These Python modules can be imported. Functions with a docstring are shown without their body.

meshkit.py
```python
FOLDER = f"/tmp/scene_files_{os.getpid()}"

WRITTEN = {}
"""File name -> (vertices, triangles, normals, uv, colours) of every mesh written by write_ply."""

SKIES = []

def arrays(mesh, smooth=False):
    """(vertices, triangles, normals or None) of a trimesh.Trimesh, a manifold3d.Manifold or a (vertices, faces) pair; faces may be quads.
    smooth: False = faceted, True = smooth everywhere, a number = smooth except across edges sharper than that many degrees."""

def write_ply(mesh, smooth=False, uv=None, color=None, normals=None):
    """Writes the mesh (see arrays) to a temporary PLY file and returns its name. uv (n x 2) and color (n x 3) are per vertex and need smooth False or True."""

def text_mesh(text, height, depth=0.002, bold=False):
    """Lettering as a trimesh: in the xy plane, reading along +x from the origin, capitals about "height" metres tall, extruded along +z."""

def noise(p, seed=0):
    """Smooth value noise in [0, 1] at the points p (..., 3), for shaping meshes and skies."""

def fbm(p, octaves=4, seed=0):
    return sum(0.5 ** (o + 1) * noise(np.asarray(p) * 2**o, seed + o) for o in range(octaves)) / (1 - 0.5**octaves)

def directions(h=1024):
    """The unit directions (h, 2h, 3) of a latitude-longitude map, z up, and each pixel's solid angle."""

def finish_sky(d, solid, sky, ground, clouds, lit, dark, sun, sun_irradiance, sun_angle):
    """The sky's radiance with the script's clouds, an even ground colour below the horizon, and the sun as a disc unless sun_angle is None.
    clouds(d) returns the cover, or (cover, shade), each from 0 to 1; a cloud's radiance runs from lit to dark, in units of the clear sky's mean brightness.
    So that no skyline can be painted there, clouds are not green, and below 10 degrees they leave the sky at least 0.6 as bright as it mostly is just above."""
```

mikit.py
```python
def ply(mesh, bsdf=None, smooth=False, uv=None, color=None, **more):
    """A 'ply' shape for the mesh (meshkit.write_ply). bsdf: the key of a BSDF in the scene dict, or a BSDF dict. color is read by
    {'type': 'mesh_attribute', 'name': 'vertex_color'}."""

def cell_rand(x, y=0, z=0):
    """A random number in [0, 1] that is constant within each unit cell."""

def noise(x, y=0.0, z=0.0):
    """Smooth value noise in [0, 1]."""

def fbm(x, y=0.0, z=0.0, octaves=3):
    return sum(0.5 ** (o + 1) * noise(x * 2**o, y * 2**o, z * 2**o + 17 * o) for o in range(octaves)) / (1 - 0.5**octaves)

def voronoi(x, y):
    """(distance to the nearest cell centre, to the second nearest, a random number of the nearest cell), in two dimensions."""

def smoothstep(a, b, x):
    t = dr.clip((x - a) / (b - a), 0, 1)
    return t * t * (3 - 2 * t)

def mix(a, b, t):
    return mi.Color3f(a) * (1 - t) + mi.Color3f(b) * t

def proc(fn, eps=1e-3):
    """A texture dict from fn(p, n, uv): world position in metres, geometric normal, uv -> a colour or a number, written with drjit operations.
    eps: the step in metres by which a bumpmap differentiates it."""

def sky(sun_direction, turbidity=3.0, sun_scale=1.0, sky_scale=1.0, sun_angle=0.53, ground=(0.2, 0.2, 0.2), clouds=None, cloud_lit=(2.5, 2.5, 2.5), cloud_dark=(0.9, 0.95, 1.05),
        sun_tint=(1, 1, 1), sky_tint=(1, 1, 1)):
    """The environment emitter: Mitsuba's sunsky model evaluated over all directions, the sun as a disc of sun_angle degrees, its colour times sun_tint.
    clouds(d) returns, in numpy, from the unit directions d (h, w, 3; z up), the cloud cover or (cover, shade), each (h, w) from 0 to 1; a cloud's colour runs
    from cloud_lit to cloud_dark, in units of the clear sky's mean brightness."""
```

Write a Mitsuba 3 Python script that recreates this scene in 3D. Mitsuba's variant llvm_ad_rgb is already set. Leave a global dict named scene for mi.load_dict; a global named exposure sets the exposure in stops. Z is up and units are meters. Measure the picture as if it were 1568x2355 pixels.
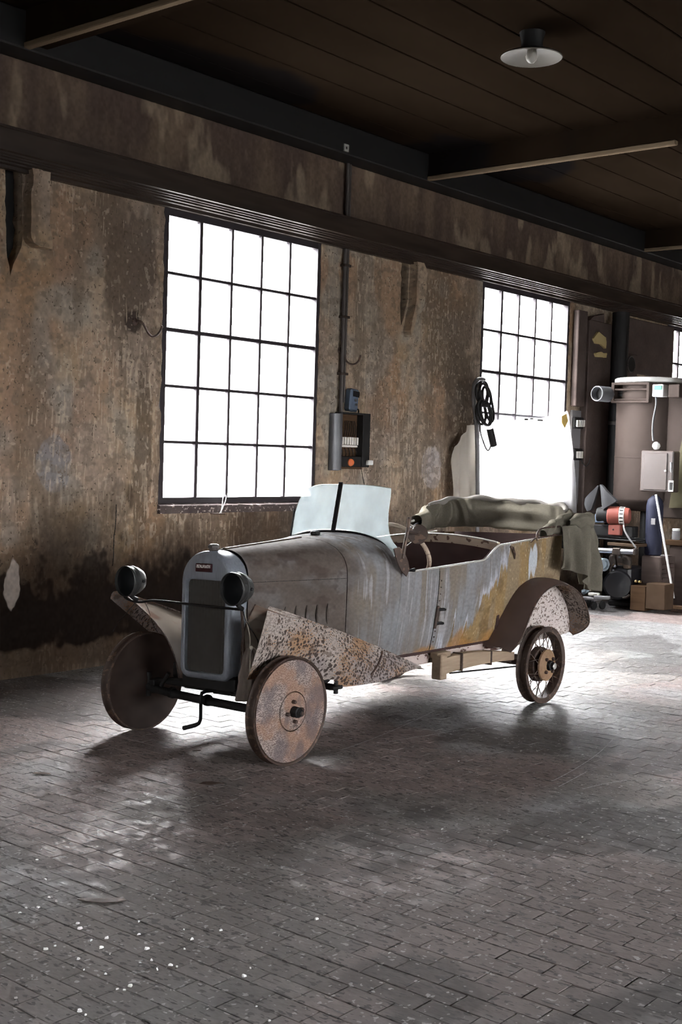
import math, random
import numpy as np, trimesh, drjit as dr, mitsuba as mi, mikit, meshkit
from shapely.geometry import Polygon, Point, box as sbox
from shapely.ops import unary_union
from mikit import noise, fbm, voronoi, smoothstep, mix, proc

rng = np.random.default_rng(11)
scene, labels = {}, {}
exposure = 9.45
# ------------------------------------------------------------------ camera, sky
EYE = np.array([0.0, 0.0, 1.58])
RIGHT = np.array([0.63637205, -0.77079927, 0.02998501])
UP = np.array([0.01549576, 0.05163792, 0.99854565])
FWD = np.array([0.77122662, 0.6349819, -0.04480505])
m = np.eye(4)
m[:3, 0], m[:3, 1], m[:3, 2], m[:3, 3] = -RIGHT, UP, FWD, EYE
FPX = 2843.2
scene['camera'] = {'type': 'perspective', 'fov': 2 * math.degrees(math.atan(784 / FPX)), 'fov_axis': 'x', 'to_world': mi.ScalarTransform4f(m.tolist()), 'near_clip': 0.05, 'far_clip': 200.0}
def overcast(d):
    # an overcast sky: the zenith about three times as bright as the horizon
    return np.ones(d.shape[:2]), np.clip(1.0 - d[..., 2] + 0.25 * (meshkit.fbm(d * 2.0, 3, 4) - 0.5), 0, 1)
scene['sky'] = mikit.sky((-0.35, 0.6, 0.72), turbidity=6.0, sun_scale=0.0, sky_scale=1.0, ground=(0.16, 0.16, 0.16), clouds=overcast, cloud_lit=(1.8, 1.8, 1.8), cloud_dark=(0.6, 0.6, 0.62))
# ------------------------------------------------------------------ helpers
T = mi.ScalarTransform4f
COUNT = {}
def fresh(name):
    n = COUNT.get(name, 0); COUNT[name] = n + 1
    return name if n == 0 else f'{name}_{n:03d}'
def tag(key, label=None, cat=None, group=None, kind=None):
    d = labels.setdefault(key, {})
    for k, v in (('label', label), ('category', cat), ('group', group), ('kind', kind)):
        if v: d[k] = v
def add(name, mesh, bsdf, parent=None, smooth=False, label=None, cat=None, group=None, kind=None):
    key = fresh((parent + '__' if parent else '') + name)
    scene[key] = mikit.ply(mesh, bsdf, smooth=smooth)
    if label or cat or group or kind: tag(key, label, cat, group, kind)
    return key
def place(name, shape, to_world, parent=None):
    key = fresh((parent + '__' if parent else '') + name)
    scene[key] = {**shape, 'to_world': to_world}
    return key
def thing(name, label, cat, group=None):
    key = fresh(name); tag(key, label, cat, group); return key
def at(px, py, axis, val):
    """the point of the plane axis=val seen at pixel (px, py): where a thing measured on the photograph stands"""
    d = RIGHT * ((px - 784) / FPX) - UP * ((py - 1177.5) / FPX) + FWD
    return EYE + d * ((val - EYE[axis]) / d[axis])
def cat_(*ms):
    return trimesh.util.concatenate([x for x in ms if x is not None])
def nrm(v):
    v = np.asarray(v, float); return v / (np.linalg.norm(v, axis=-1, keepdims=True) + 1e-12)
def box(x0, x1, y0, y1, z0, z1, b=0.0):
    if b <= 0: return trimesh.creation.box(bounds=[[x0, y0, z0], [x1, y1, z1]])
    b = min(b, (x1 - x0) * .45, (y1 - y0) * .45, (z1 - z0) * .45)
    c = np.array([(x0 + x1) / 2, (y0 + y1) / 2, (z0 + z1) / 2]); h = np.array([x1 - x0, y1 - y0, z1 - z0]) / 2
    s = np.array([[i, j, k] for i in (-1, 1) for j in (-1, 1) for k in (-1, 1)], float)
    pts = np.vstack([c + s * (h - b * np.array(e)) for e in ((0, 1, 1), (1, 0, 1), (1, 1, 0))])
    return trimesh.convex.convex_hull(pts)
def rot(mesh, ang, axis, o=(0, 0, 0)):
    mesh = mesh.copy(); mesh.apply_transform(trimesh.transformations.rotation_matrix(ang, axis, o)); return mesh
def move(mesh, x=0, y=0, z=0):
    mesh = mesh.copy(); mesh.apply_translation([x, y, z]); return mesh
def grid(P, close_u=False, close_v=False, flip=False):
    """P (m, n, 3): a sheet of quads"""
    P = np.asarray(P, float); a, b = P.shape[:2]
    i, j = np.meshgrid(np.arange(a if close_u else a - 1), np.arange(b if close_v else b - 1), indexing='ij')
    i2, j2 = (i + 1) % a, (j + 1) % b
    q = np.stack([i * b + j, i2 * b + j, i2 * b + j2, i * b + j2], -1).reshape(-1, 4)
    if flip: q = q[:, ::-1]
    return trimesh.Trimesh(P.reshape(-1, 3), np.vstack([q[:, :3], q[:, [0, 2, 3]]]), process=False)
def sheet(P, t, flip=False):
    """a sheet of thickness t: P is its outer skin"""
    P = np.asarray(P, float)
    du = np.gradient(P, axis=0); dv = np.gradient(P, axis=1)
    n = nrm(np.cross(du, dv)) * (-1 if flip else 1)
    Q = P - n * t
    a, b = P.shape[:2]
    ms = [grid(P, flip=flip), grid(Q, flip=not flip)]
    for A, B in ((P[0], Q[0]), (P[-1], Q[-1]), (P[:, 0], Q[:, 0]), (P[:, -1], Q[:, -1])):
        ms.append(grid(np.stack([A, B])))
    return trimesh.util.concatenate(ms)
def spline(pts, n=40):
    from scipy.interpolate import CubicSpline
    p = np.asarray(pts, float)
    if len(p) == 2: return p[0] + np.linspace(0, 1, n)[:, None] * (p[1] - p[0])
    t = np.r_[0, np.cumsum(np.linalg.norm(np.diff(p, axis=0), axis=1) ** .5)]
    return CubicSpline(t, p)(np.linspace(0, t[-1], n))
def tube(path, r, n=10, caps=True, closed=False):
    p = np.asarray(path, float); r = np.broadcast_to(np.asarray(r, float), (len(p),))
    t = nrm(np.roll(p, -1, 0) - np.roll(p, 1, 0)) if closed else nrm(np.gradient(p, axis=0))
    a = np.cross(t[0], [0, 0, 1.0] if abs(t[0][2]) < .9 else [1.0, 0, 0]); a /= np.linalg.norm(a)
    A = []
    for k in range(len(p)):
        a = a - t[k] * np.dot(a, t[k]); a /= np.linalg.norm(a) + 1e-12; A.append(a)
    A = np.array(A); B = np.cross(t, A)
    th = np.arange(n) * 2 * np.pi / n
    P = p[:, None] + r[:, None, None] * (np.cos(th)[None, :, None] * A[:, None] + np.sin(th)[None, :, None] * B[:, None])
    g = grid(P, close_u=closed, close_v=True, flip=True)
    if caps and not closed:
        for k, fl in ((0, False), (-1, True)):
            c = np.vstack([P[k], p[k]]); f = np.array([[i, (i + 1) % n, n] for i in range(n)])
            g = trimesh.util.concatenate([g, trimesh.Trimesh(c, f[:, ::-1] if fl else f, process=False)])
    return g
def rod(a, b, r, n=10): return tube(np.array([a, b], float), r, n)
def lathe(prof, n=40, axis=(0, 0, 1), o=(0, 0, 0)):
    """profile [(r, h)] turned about axis through o"""
    w = nrm(axis); u = nrm(np.cross(w, [0, 0, 1.0] if abs(w[2]) < .9 else [1.0, 0, 0])); v = np.cross(w, u)
    th = np.arange(n) * 2 * np.pi / n; pr = np.asarray(prof, float)
    P = np.asarray(o, float) + pr[:, None, :1] * (np.cos(th)[None, :, None] * u + np.sin(th)[None, :, None] * v) + pr[:, None, 1:] * w
    return grid(P, close_v=True, flip=True)
def fbox(c, u, v, w, hu, hv, hw, b=0.0):
    """box with its own axes"""
    q = box(-hu, hu, -hv, hv, -hw, hw, b); R = np.eye(4); R[:3, 0], R[:3, 1], R[:3, 2], R[:3, 3] = nrm(u), nrm(v), nrm(w), c
    q.apply_transform(R); return q
def prism(poly, d, frame='xz', o=0.0):
    """shapely polygon extruded by d. frame 'xz': polygon in (x, z), from y=o towards +y; 'yz': polygon in (y, z), from x=o towards +x; 'xy': up from z=o"""
    out = []
    for g in getattr(poly, 'geoms', [poly]):
        q = trimesh.creation.extrude_polygon(g, d, engine='earcut'); v = q.vertices
        if frame == 'xz': q = trimesh.Trimesh(np.c_[v[:, 0], o + v[:, 2], v[:, 1]], q.faces[:, ::-1], process=False)
        elif frame == 'yz': q = trimesh.Trimesh(np.c_[o + v[:, 2], v[:, 0], v[:, 1]], q.faces, process=False)
        else: q = trimesh.Trimesh(np.c_[v[:, 0], v[:, 1], o + v[:, 2]], q.faces, process=False)
        out.append(q)
    return cat_(*out)
def ragged(pts, amp, step, seed=0, closed=True):
    """a polygon outline with chipped edges"""
    p = np.asarray(pts, float); r = np.random.default_rng(seed); out = []
    for a, b in zip(p, np.roll(p, -1, 0)):
        n = max(2, int(np.linalg.norm(b - a) / step))
        for k in range(n): out.append(a + (b - a) * k / n + (r.normal(0, amp, 2) if k else 0))
    return Polygon(out).buffer(0)

# ------------------------------------------------------------------ materials
def rgb(c): return {'type': 'rgb', 'value': list(c)}
def pr(color, rough=0.6, metal=0.0, spec=0.4, **k):
    d = {'type': 'principled', 'base_color': color if isinstance(color, dict) else rgb(color), 'roughness': rough, 'metallic': metal, 'specular': spec, **k}
    return {'type': 'twosided', 'bsdf': d}
def df(color):
    return {'type': 'twosided', 'bsdf': {'type': 'diffuse', 'reflectance': color if isinstance(color, dict) else rgb(color)}}
def bump(inner, fn, scale, eps=1e-3):
    return {'type': 'bumpmap', 'bsdf': inner, 'arbitrary': proc(fn, eps), 'scale': scale}
def C(*c): return mi.Color3f(*c)
def th(x, a, w): return smoothstep(a - w, a + w, x)

def f_plaster(p, n, uv):
    x, z = p.x + (p.y - 7.03) * 0.7, p.z
    big = fbm(x * .9, z * .7, 3.1, 3)
    mid = fbm(x * 3.1, z * 2.2, 7.7, 3)
    streak = fbm(x * 7.0, z * .55, 1.3, 3)
    fine = fbm(x * 45, z * 38, 2.0, 2)
    warp = fbm(x * 4.2, z * 3.2, 71., 4) * .75 + fbm(x * 24, z * 17, 73., 2) * .25
    def blot(cx, cz, rx, rz, soft=.16, rag=1.5):
        d = dr.sqrt(dr.square((x - cx) / rx) + dr.square((z - cz) / rz)) + (warp - .5) * rag
        return th(1 - d, 0, soft)
    c = mix((.2967, .2150, .1376), (.2623, .2064, .1634), th(mid, .5, .16))
    c = mix(c, (.3612, .2881, .2150), th(fbm(x * 5, z * 1.6, 11., 2), .60, .12) * .6)
    c = mix(c, (.2666, .1505, .0860), th(fbm(x * 2.4, z * 1.9, 23., 2), .60, .10) * .5)
    c = mix(c, (.2666, .2623, .2322), th(fbm(x * 4.2, z * 3.1, 31., 2), .64, .09) * .5)
    c = mix(c, (.14, .10, .072), th(streak * .5 + big * .3 + mid * .2, .545, .07) * .65)
    # stains with outlines of their own: damp, soot, bare cement, lime
    c = mix(c, (.105, .080, .066), blot(6.02, 2.95, .24, .42) * .8)
    c = mix(c, (.115, .085, .066), blot(5.86, 3.25, .15, .25) * .6)
    c = mix(c, (.105, .078, .058), blot(6.18, 1.35, .10, .75) * .75)
    c = mix(c, (.19, .19, .20), blot(5.38, 1.45, .15, .22, .05, .8) * .75)
    c = mix(c, (.06, .045, .038), blot(10.40, 2.20, .34, .55, .25) * .8)
    c = mix(c, (.12, .09, .068), blot(10.1, 2.85, .45, .65, .3) * .7)
    c = mix(c, (.50, .47, .47), blot(9.92, 1.50, .16, .20, .08, .7) * .55)
    c = mix(c, (.035, .028, .025), blot(6.08, 2.53, .07, .07, .2) * .8)
    c = mix(c, (.11, .08, .062), blot(7.2, .95, 1.1, .20, .2) * .6)
    # scratches, flakes and pits
    sc = noise(x * 70 + 3 * warp, z * 9, 5.) * (.35 + .85 * fbm(x * 1.6, z * 1.4, 9., 2))
    c = mix(c, (.46, .39, .30), th(sc, .66, .06) * .45)
    c = mix(c, (.47, .41, .33), th(fbm(x * 38, z * 30, 16., 2) + .25 * (noise(x * 2., z * 2.4, 18.) - .5), .72, .04) * .35)
    c = mix(c, (.09, .07, .052), th(fbm(x * 62, z * 48, 6., 2) + .22 * (mid - .5), .80, .025) * .8)
    c = mix(c, (.155, .12, .09), th(fbm(x * 15, z * 19, 26., 3) + .2 * (big - .5), .60, .07) * .5)
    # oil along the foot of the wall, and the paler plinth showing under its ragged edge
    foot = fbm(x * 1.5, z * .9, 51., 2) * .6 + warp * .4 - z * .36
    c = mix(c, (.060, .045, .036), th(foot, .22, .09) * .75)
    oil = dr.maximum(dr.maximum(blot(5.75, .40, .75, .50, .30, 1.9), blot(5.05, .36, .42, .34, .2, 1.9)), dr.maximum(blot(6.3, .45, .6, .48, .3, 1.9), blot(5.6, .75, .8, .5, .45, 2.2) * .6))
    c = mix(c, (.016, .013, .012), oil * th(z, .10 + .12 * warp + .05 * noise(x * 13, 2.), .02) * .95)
    c = mix(c, (.55, .50, .46), blot(5.06, .68, .045, .17, .15, 3.2) * .8)
    # soot on the wall above the crane rail, with pale salts breaking through
    up = th(z, 3.66, .01)
    soot = mix((.080, .058, .049), (.145, .105, .077), th(.6 * mid + .4 * streak, .53, .14))
    soot = mix(soot, (.34, .27, .19), th(fbm(x * 5, z * 1.9, 61., 4), .62, .08) * .5)
    c = mix(c, soot, up)
    return c * (.8 + .4 * fine)
def h_plaster(p, n, uv):
    x, z = p.x + (p.y - 7.03) * .7, p.z
    return fbm(x * 9, z * 8, 2., 3) + .35 * fbm(x * 60, z * 50, 4., 2) - .4 * th(fbm(x * 62, z * 48, 6., 2), .74, .03)
scene['plaster'] = df(proc(f_plaster))

def f_floor(p, n, uv):
    x, y = p.x, p.y
    cell = cell_of(x, y)
    mid = fbm(x * 2.3, y * 2.3, 5., 3)
    c = mix((.1672, .1654, .1672), (.2244, .2200, .2200), mid)
    c = mix(c, (.200, .150, .138), th(fbm(x * .8, y * .8, 13., 3), .52, .06) * .85)
    c = mix(c, (.14, .148, .136), th(fbm(x * 1.1, y * 1.1, 19., 2), .58, .05) * .5)
    # foreground shade painted in as a brown dirt tint, with grainy edges
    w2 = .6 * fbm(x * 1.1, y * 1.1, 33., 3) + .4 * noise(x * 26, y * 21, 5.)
    c = mix(c, (.112, .098, .093), dirt_shade_on(x, y, w2) * .62)
    c = c * (.86 + .28 * cell)
    c = mix(c, (.055, .048, .046), th(fbm(x * 1.0, y * 1.4, 29., 3), .64, .03) * .7)
    g = fbm(x * 95, y * 38, 1., 2)
    c = mix(c, (.055, .05, .05), th(g, .70, .03) * .85)
    c = mix(c, (.36, .35, .35), th(fbm(x * 60, y * 60, 8., 2), .79, .02) * .6)
    return c * (.82 + .36 * fbm(x * 150, y * 60, 3., 2))
def dirt_shade_on(x, y, w2):
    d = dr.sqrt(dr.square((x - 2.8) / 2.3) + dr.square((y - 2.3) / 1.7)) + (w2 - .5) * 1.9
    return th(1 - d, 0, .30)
def r_floor(p, n, uv):
    # the painted area of dirt and shade is matt, the trodden blocks beyond it have a slight polish
    return .47 + .36 * dirt_shade_on(p.x, p.y, .6 * fbm(p.x * 1.1, p.y * 1.1, 33., 2) + .4 * noise(p.x * 26, p.y * 21, 5.))
def cell_of(x, y):
    from mikit import cell_rand
    i = dr.floor(x / .095)
    return cell_rand(i, dr.floor(y / .17 + i * .37), 3)
def h_floor(p, n, uv): return noise(p.x * 95, p.y * 38, 1.) + .6 * noise(p.x * 24, p.y * 15, 6.)
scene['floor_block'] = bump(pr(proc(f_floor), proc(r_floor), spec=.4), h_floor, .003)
scene['floor_joint'] = pr((.03, .027, .025), .95, spec=.1)

def f_ceiling(p, n, uv):
    x, y = p.x, p.y
    c = mix((.0122, .0083, .0054), (.0187, .0126, .0083), fbm(x * 1.2, y * 3, 4., 3))
    c = mix(c, (.008, .007, .007), th(fbm(x * .62, y * .75, 9., 4), .555, .035) * .95)
    return c
scene['ceiling_paint'] = df(proc(f_ceiling))
def f_timber(p, n, uv):
    return mix((.13, .095, .062), (.20, .155, .105), fbm(p.x * 20, p.y * 2, p.z * 20, 3))
scene['pale_timber'] = df(proc(f_timber))
def f_dark(p, n, uv):
    c = mix((.016, .013, .012), (.05, .036, .028), fbm(p.x * 7, p.y * 7, p.z * 7, 3))
    return mix(c, (.11, .075, .05), th(fbm(p.x * 3, p.y * 5, p.z * 19, 3), .66, .05) * .6)
scene['dark_steel'] = pr(proc(f_dark), .5, .25, .4)
scene['beam_steel'] = pr(proc(lambda p, n, uv: mix((.016, .012, .010), (.042, .029, .022), fbm(p.x * 2.2, p.z * 18, 3., 3))), .45, .2, .4)
scene['frame_steel'] = pr((.028, .024, .028), .6, .1, .3)
scene['black'] = pr((.008, .008, .008), .6, spec=.3)
scene['black_gloss'] = pr((.01, .01, .012), .28, spec=.5)
scene['render_pale'] = pr((.62, .61, .58), .9, spec=.1)
scene['pane_glass'] = {'type': 'thindielectric'}
scene['sill_plaster'] = bump(pr(proc(lambda p, n, uv: mix(mix((.05, .04, .042), (.10, .08, .075), fbm(p.x * 9, p.y * 9, p.z * 9, 3)), (.34, .30, .28), th(fbm(p.x * 55, p.y * 40, p.z * 50, 2), .70, .03))), .9, spec=.15), h_plaster, .012)
scene['bare_metal'] = pr((.55, .55, .53), .4, .6, .5)
# ------------------------------------------------------------------ the hall
WY = 7.03                       # inner face of the window wall
GY = 7.06                       # its panes
WX = [6.406, 10.762, 15.115, 19.47, 23.82]      # left edge of the glass of each window
GW, GZ0, GZ1 = 1.722, 1.226, 3.36
SX = (1.6, 5.2, 8.8)      # windows of the opposite wall, behind the camera
def holes(chip):
    out = []
    for k, x in enumerate(WX):
        out.append(ragged([(x - .05, 1.14), (x + GW + .04, 1.14), (x + GW + .04, 3.44), (x - .05, 3.44)], .006 if chip else 0, .06, k))
    return out
slots = [ragged([(4.93, 3.50), (5.075, 3.50), (5.08, 2.98), (5.045, 2.86), (4.99, 2.72), (4.955, 2.9)], .006, .06, 21),
         ragged([(9.31, 3.50), (9.43, 3.50), (9.435, 3.12), (9.40, 2.99), (9.345, 2.83), (9.325, 2.95)], .006, .06, 22)]
outer = sbox(-5.0, -.02, 28.0, 4.5)
front = outer.difference(unary_union(holes(True) + slots)); back = outer.difference(unary_union([h.buffer(.32, join_style=2) for h in holes(False)]))
add('wall_left', cat_(prism(front, .10, 'xz', WY), prism(back, .16, 'xz', WY + .10)), 'plaster', kind='structure', label='stained flaking plaster wall with tall steel windows')
for s_ in slots: add('slot_shade', prism(s_.buffer(-.003), .004, 'xz', WY + .094), 'black', 'wall_left')  # black sheet stands in for the shade deep in each slot
for s, pts in enumerate(([(5.085, 3.44), (5.235, 3.44), (5.235, 3.1), (5.262, 2.93), (5.2, 2.93), (5.11, 2.95), (5.088, 2.98)],
                         [(9.45, 3.43), (9.56, 3.43), (9.60, 3.38), (9.605, 3.16), (9.575, 3.0), (9.47, 2.93), (9.405, 2.72), (9.375, 2.78), (9.43, 2.97), (9.455, 3.1)])):
    add('corbel', prism(ragged(pts, .006, .05, 30 + s), .10, 'xz', WY - .09), 'plaster', 'wall_left', label='broken plaster corbel beside a dark slot')
add('wall_right', prism(sbox(-5, -.02, 28, 4.5).difference(unary_union([sbox(x, 1.2, x + 1.9, 2.9) for x in SX])), .2, 'xz', -8.2), 'plaster', kind='structure', label='window wall on the camera side of the hall')
add('wall_back', box(28, 28.2, -8.2, 7.3, -.02, 4.5), 'plaster', kind='structure', label='far end wall of the hall')
add('wall_front', prism(sbox(-8.2, -.02, 7.3, 4.5).difference(sbox(2.4, 1.5, 3.6, 2.9)), .2, 'yz', -5.2), 'plaster', kind='structure', label='near end wall of the hall')

# floor: end-grain blocks; the nearest ones are parts, the rest one part
BX, BY = .095, .17
def blocks():
    keep = []
    for i in range(int(.6 / BX), int(13.4 / BX)):
        off = i * .37
        for j in range(int(-2.0 / BY + off), int(7.02 / BY + off)):
            cx, cy = (i + .5) * BX, (j - off + .5) * BY
            d = np.array([cx, cy, 0]) - EYE; zc = d @ FWD
            if zc < .5: continue
            u, v = 784 + FPX * (d @ RIGHT) / zc, 1177.5 - FPX * (d @ UP) / zc
            if -700 < u < 2300 and v < 2900 and cy < 7.0: keep.append((cx, cy, u, v))
    return np.array(keep)
BL = blocks()
NB = len(BL)
g = np.random.default_rng(5)
gap = np.clip(g.gamma(1.2, .0009, (NB, 2)), .0003, .005)
BH = np.c_[(BX - gap[:, 0]) / 2, (BY - gap[:, 1]) / 2]
BZ = g.normal(-.0012, .0007, NB).clip(-.003, 0)
BT = g.normal(0, .0045, (NB, 2))
def block_mesh(ix):
    """tops with worn chamfers and short flanks"""
    ch = .0022
    sx = np.array([-1, 1, 1, -1]); sy = np.array([-1, -1, 1, 1])
    V, F = [], []
    h = BH[ix]; c = BL[ix, :2]
    def ring(inset, dz, tilt):
        X = (h[:, :1] - inset) * sx; Y = (h[:, 1:] - inset) * sy
        Z = BZ[ix][:, None] + dz + (BT[ix][:, :1] * X + BT[ix][:, 1:] * Y if tilt else 0 * X)
        return np.stack([c[:, :1] + X, c[:, 1:] + Y, Z], -1)
    R = np.stack([ring(ch, 0, True), ring(0, -ch, True), ring(0, -.012, False)], 1).reshape(-1, 12, 3)
    f = [[0, 1, 2], [0, 2, 3]]
    for a in (0, 4):
        for k in range(4):
            k2 = (k + 1) % 4
            f += [[a + k, a + 4 + k, a + 4 + k2], [a + k, a + 4 + k2, a + k2]]
    f = np.array(f)
    F = (f[None] + (np.arange(len(ix)) * 12)[:, None, None]).reshape(-1, 3)
    return trimesh.Trimesh(R.reshape(-1, 3), F, process=False)
inview = (BL[:, 2] > -20) & (BL[:, 2] < 1588) & (BL[:, 3] < 2390)
order = np.argsort(np.where(inview, -BL[:, 3], 1e9))
big, rest = order[:300], order[300:]
fl = add('floor', box(-5.2, 28.2, -8.2, 7.3, -.3, -.010), 'floor_joint', kind='structure', label='worn end-grain wood block floor')
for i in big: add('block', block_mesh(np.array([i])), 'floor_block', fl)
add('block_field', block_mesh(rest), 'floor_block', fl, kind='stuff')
hull = [(x, y) for x, y in BL[:, :2]]
cov = unary_union([sbox(x - BX / 2 - .001, y - BY / 2 - .001, x + BX / 2 + .001, y + BY / 2 + .001) for x, y in hull]).buffer(.002)
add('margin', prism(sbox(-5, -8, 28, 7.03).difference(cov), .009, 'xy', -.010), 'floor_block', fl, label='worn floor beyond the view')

# ceiling
CZ = 4.40
BEAMS = [-4.0, .5, 5.0, 9.47, 13.95, 18.4, 22.85, 27.3]
cl = add('ceiling', box(-5.2, 28.2, -8.2, 7.3, CZ + .02, CZ + .2), 'black', kind='structure', label='sooty dark boarded ceiling')
yb = np.arange(-8, 7.0, .425) + .13
for y in yb:
    for a, b in zip(BEAMS[:-1], BEAMS[1:]):
        add('board', box(a + .05, b - .05, y + .004, y + .421, CZ, CZ + .025, .006), 'ceiling_paint', cl)
for k, x in enumerate(BEAMS):
    add('beam', box(x - .09, x + .09, -8, WY, 4.19, CZ + .02, .008), 'ceiling_paint', cl)
    add('batten', box(x - .10, x - .045, 4.0 + .37 * (k % 2), 6.85, 4.155, 4.192, .006), 'pale_timber', cl, label='pale batten under the beam')
t1 = add('trim_1', box(-5, 28, 6.80, WY, 4.15, CZ, .01), 'black', kind='structure', label='black wall plate under the ceiling')
p = at(797, 340, 1, 6.79)
add('bracket', move(prism(sbox(-.03, -.03, .03, .03).difference(sbox(-.012, -.012, .012, .012)), .012, 'xz', 0), p[0], 6.788, p[2]), 'bare_metal', t1, label='small pale metal bracket')

# crane rail along the wall
prof = Polygon([(7.03, 3.655), (6.86, 3.655), (6.86, 3.640), (6.872, 3.636), (6.872, 3.512), (6.845, 3.505), (6.845, 3.490), (6.875, 3.486), (6.875, 3.474), (6.895, 3.472), (6.895, 3.462),
                (6.915, 3.460), (6.915, 3.448), (6.945, 3.446), (6.945, 3.434), (6.985, 3.432), (6.985, 3.41), (7.03, 3.41)])
add('crane_rail', prism(prof, 33.0, 'yz', -5.0), 'beam_steel', label='long black steel rail with stepped lower flange along the wall above the windows', cat='rail')

# windows
def window(n, x0, detail=True, sheet_below=None):
    key = f'window_{n}'; COUNT[key] = 1
    x1, cols, rows = x0 + GW, 5, 5
    F = []
    z0, z1 = GZ0, GZ1
    F.append(box(x0 - .05, x0, WY + .008, GY + .03, z0 - .03, z1 + .05)); F.append(box(x1, x1 + .04, WY + .004, GY + .03, z0 - .03, z1 + .05))
    F.append(box(x0 - .05, x1 + .04, WY + .008, GY + .03, z1, z1 + .07)); F.append(box(x0 - .05, x1 + .04, WY + .008, GY + .03, z0 - .045, z0))
    scene[key] = mikit.ply(cat_(*F), 'frame_steel'); tag(key, 'steel window frame in the plaster wall', kind='structure')
    xs = np.linspace(x0, x1, cols + 1); zs = np.linspace(z0, z1, rows + 1)
    r = np.random.default_rng(n)
    for i in range(1, cols):
        w = .016 if i == 1 else .012
        add('mullion', box(xs[i] - w, xs[i] + w, GY - .022, GY + .022, z0, z1, .004), 'frame_steel', key)
    for j in range(1, rows):
        w = .016 if j == 3 else .012
        add('glazing_bar', box(x0, x1, GY - .021, GY + .021, zs[j] - w, zs[j] + w, .004), 'frame_steel', key)
    for i in range(cols):
        for j in range(rows):
            v = np.array([[xs[i], GY, zs[j]], [xs[i + 1], GY, zs[j]], [xs[i + 1], GY, zs[j + 1]], [xs[i], GY, zs[j + 1]]])
            add('pane', trimesh.Trimesh(v, [[0, 1, 2], [0, 2, 3]], process=False), 'pane_glass', key)
    s = ragged([(x0 - .06, WY - .03), (x1 + .05, WY - .03), (x1 + .05, GY + .06), (x0 - .06, GY + .06)], .004, .05, n)
    q = prism(s, .06, 'xy', 1.105); v = q.vertices.copy(); v[:, 2] = np.where(v[:, 2] > 1.12, 1.165 + (v[:, 1] - WY + .03) * .35, v[:, 2]); q.vertices = v
    add('sill', q, 'sill_plaster', key, label='dark crumbling sloped sill')
    return key
for k, x in enumerate(WX): window(k + 1, x)
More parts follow.
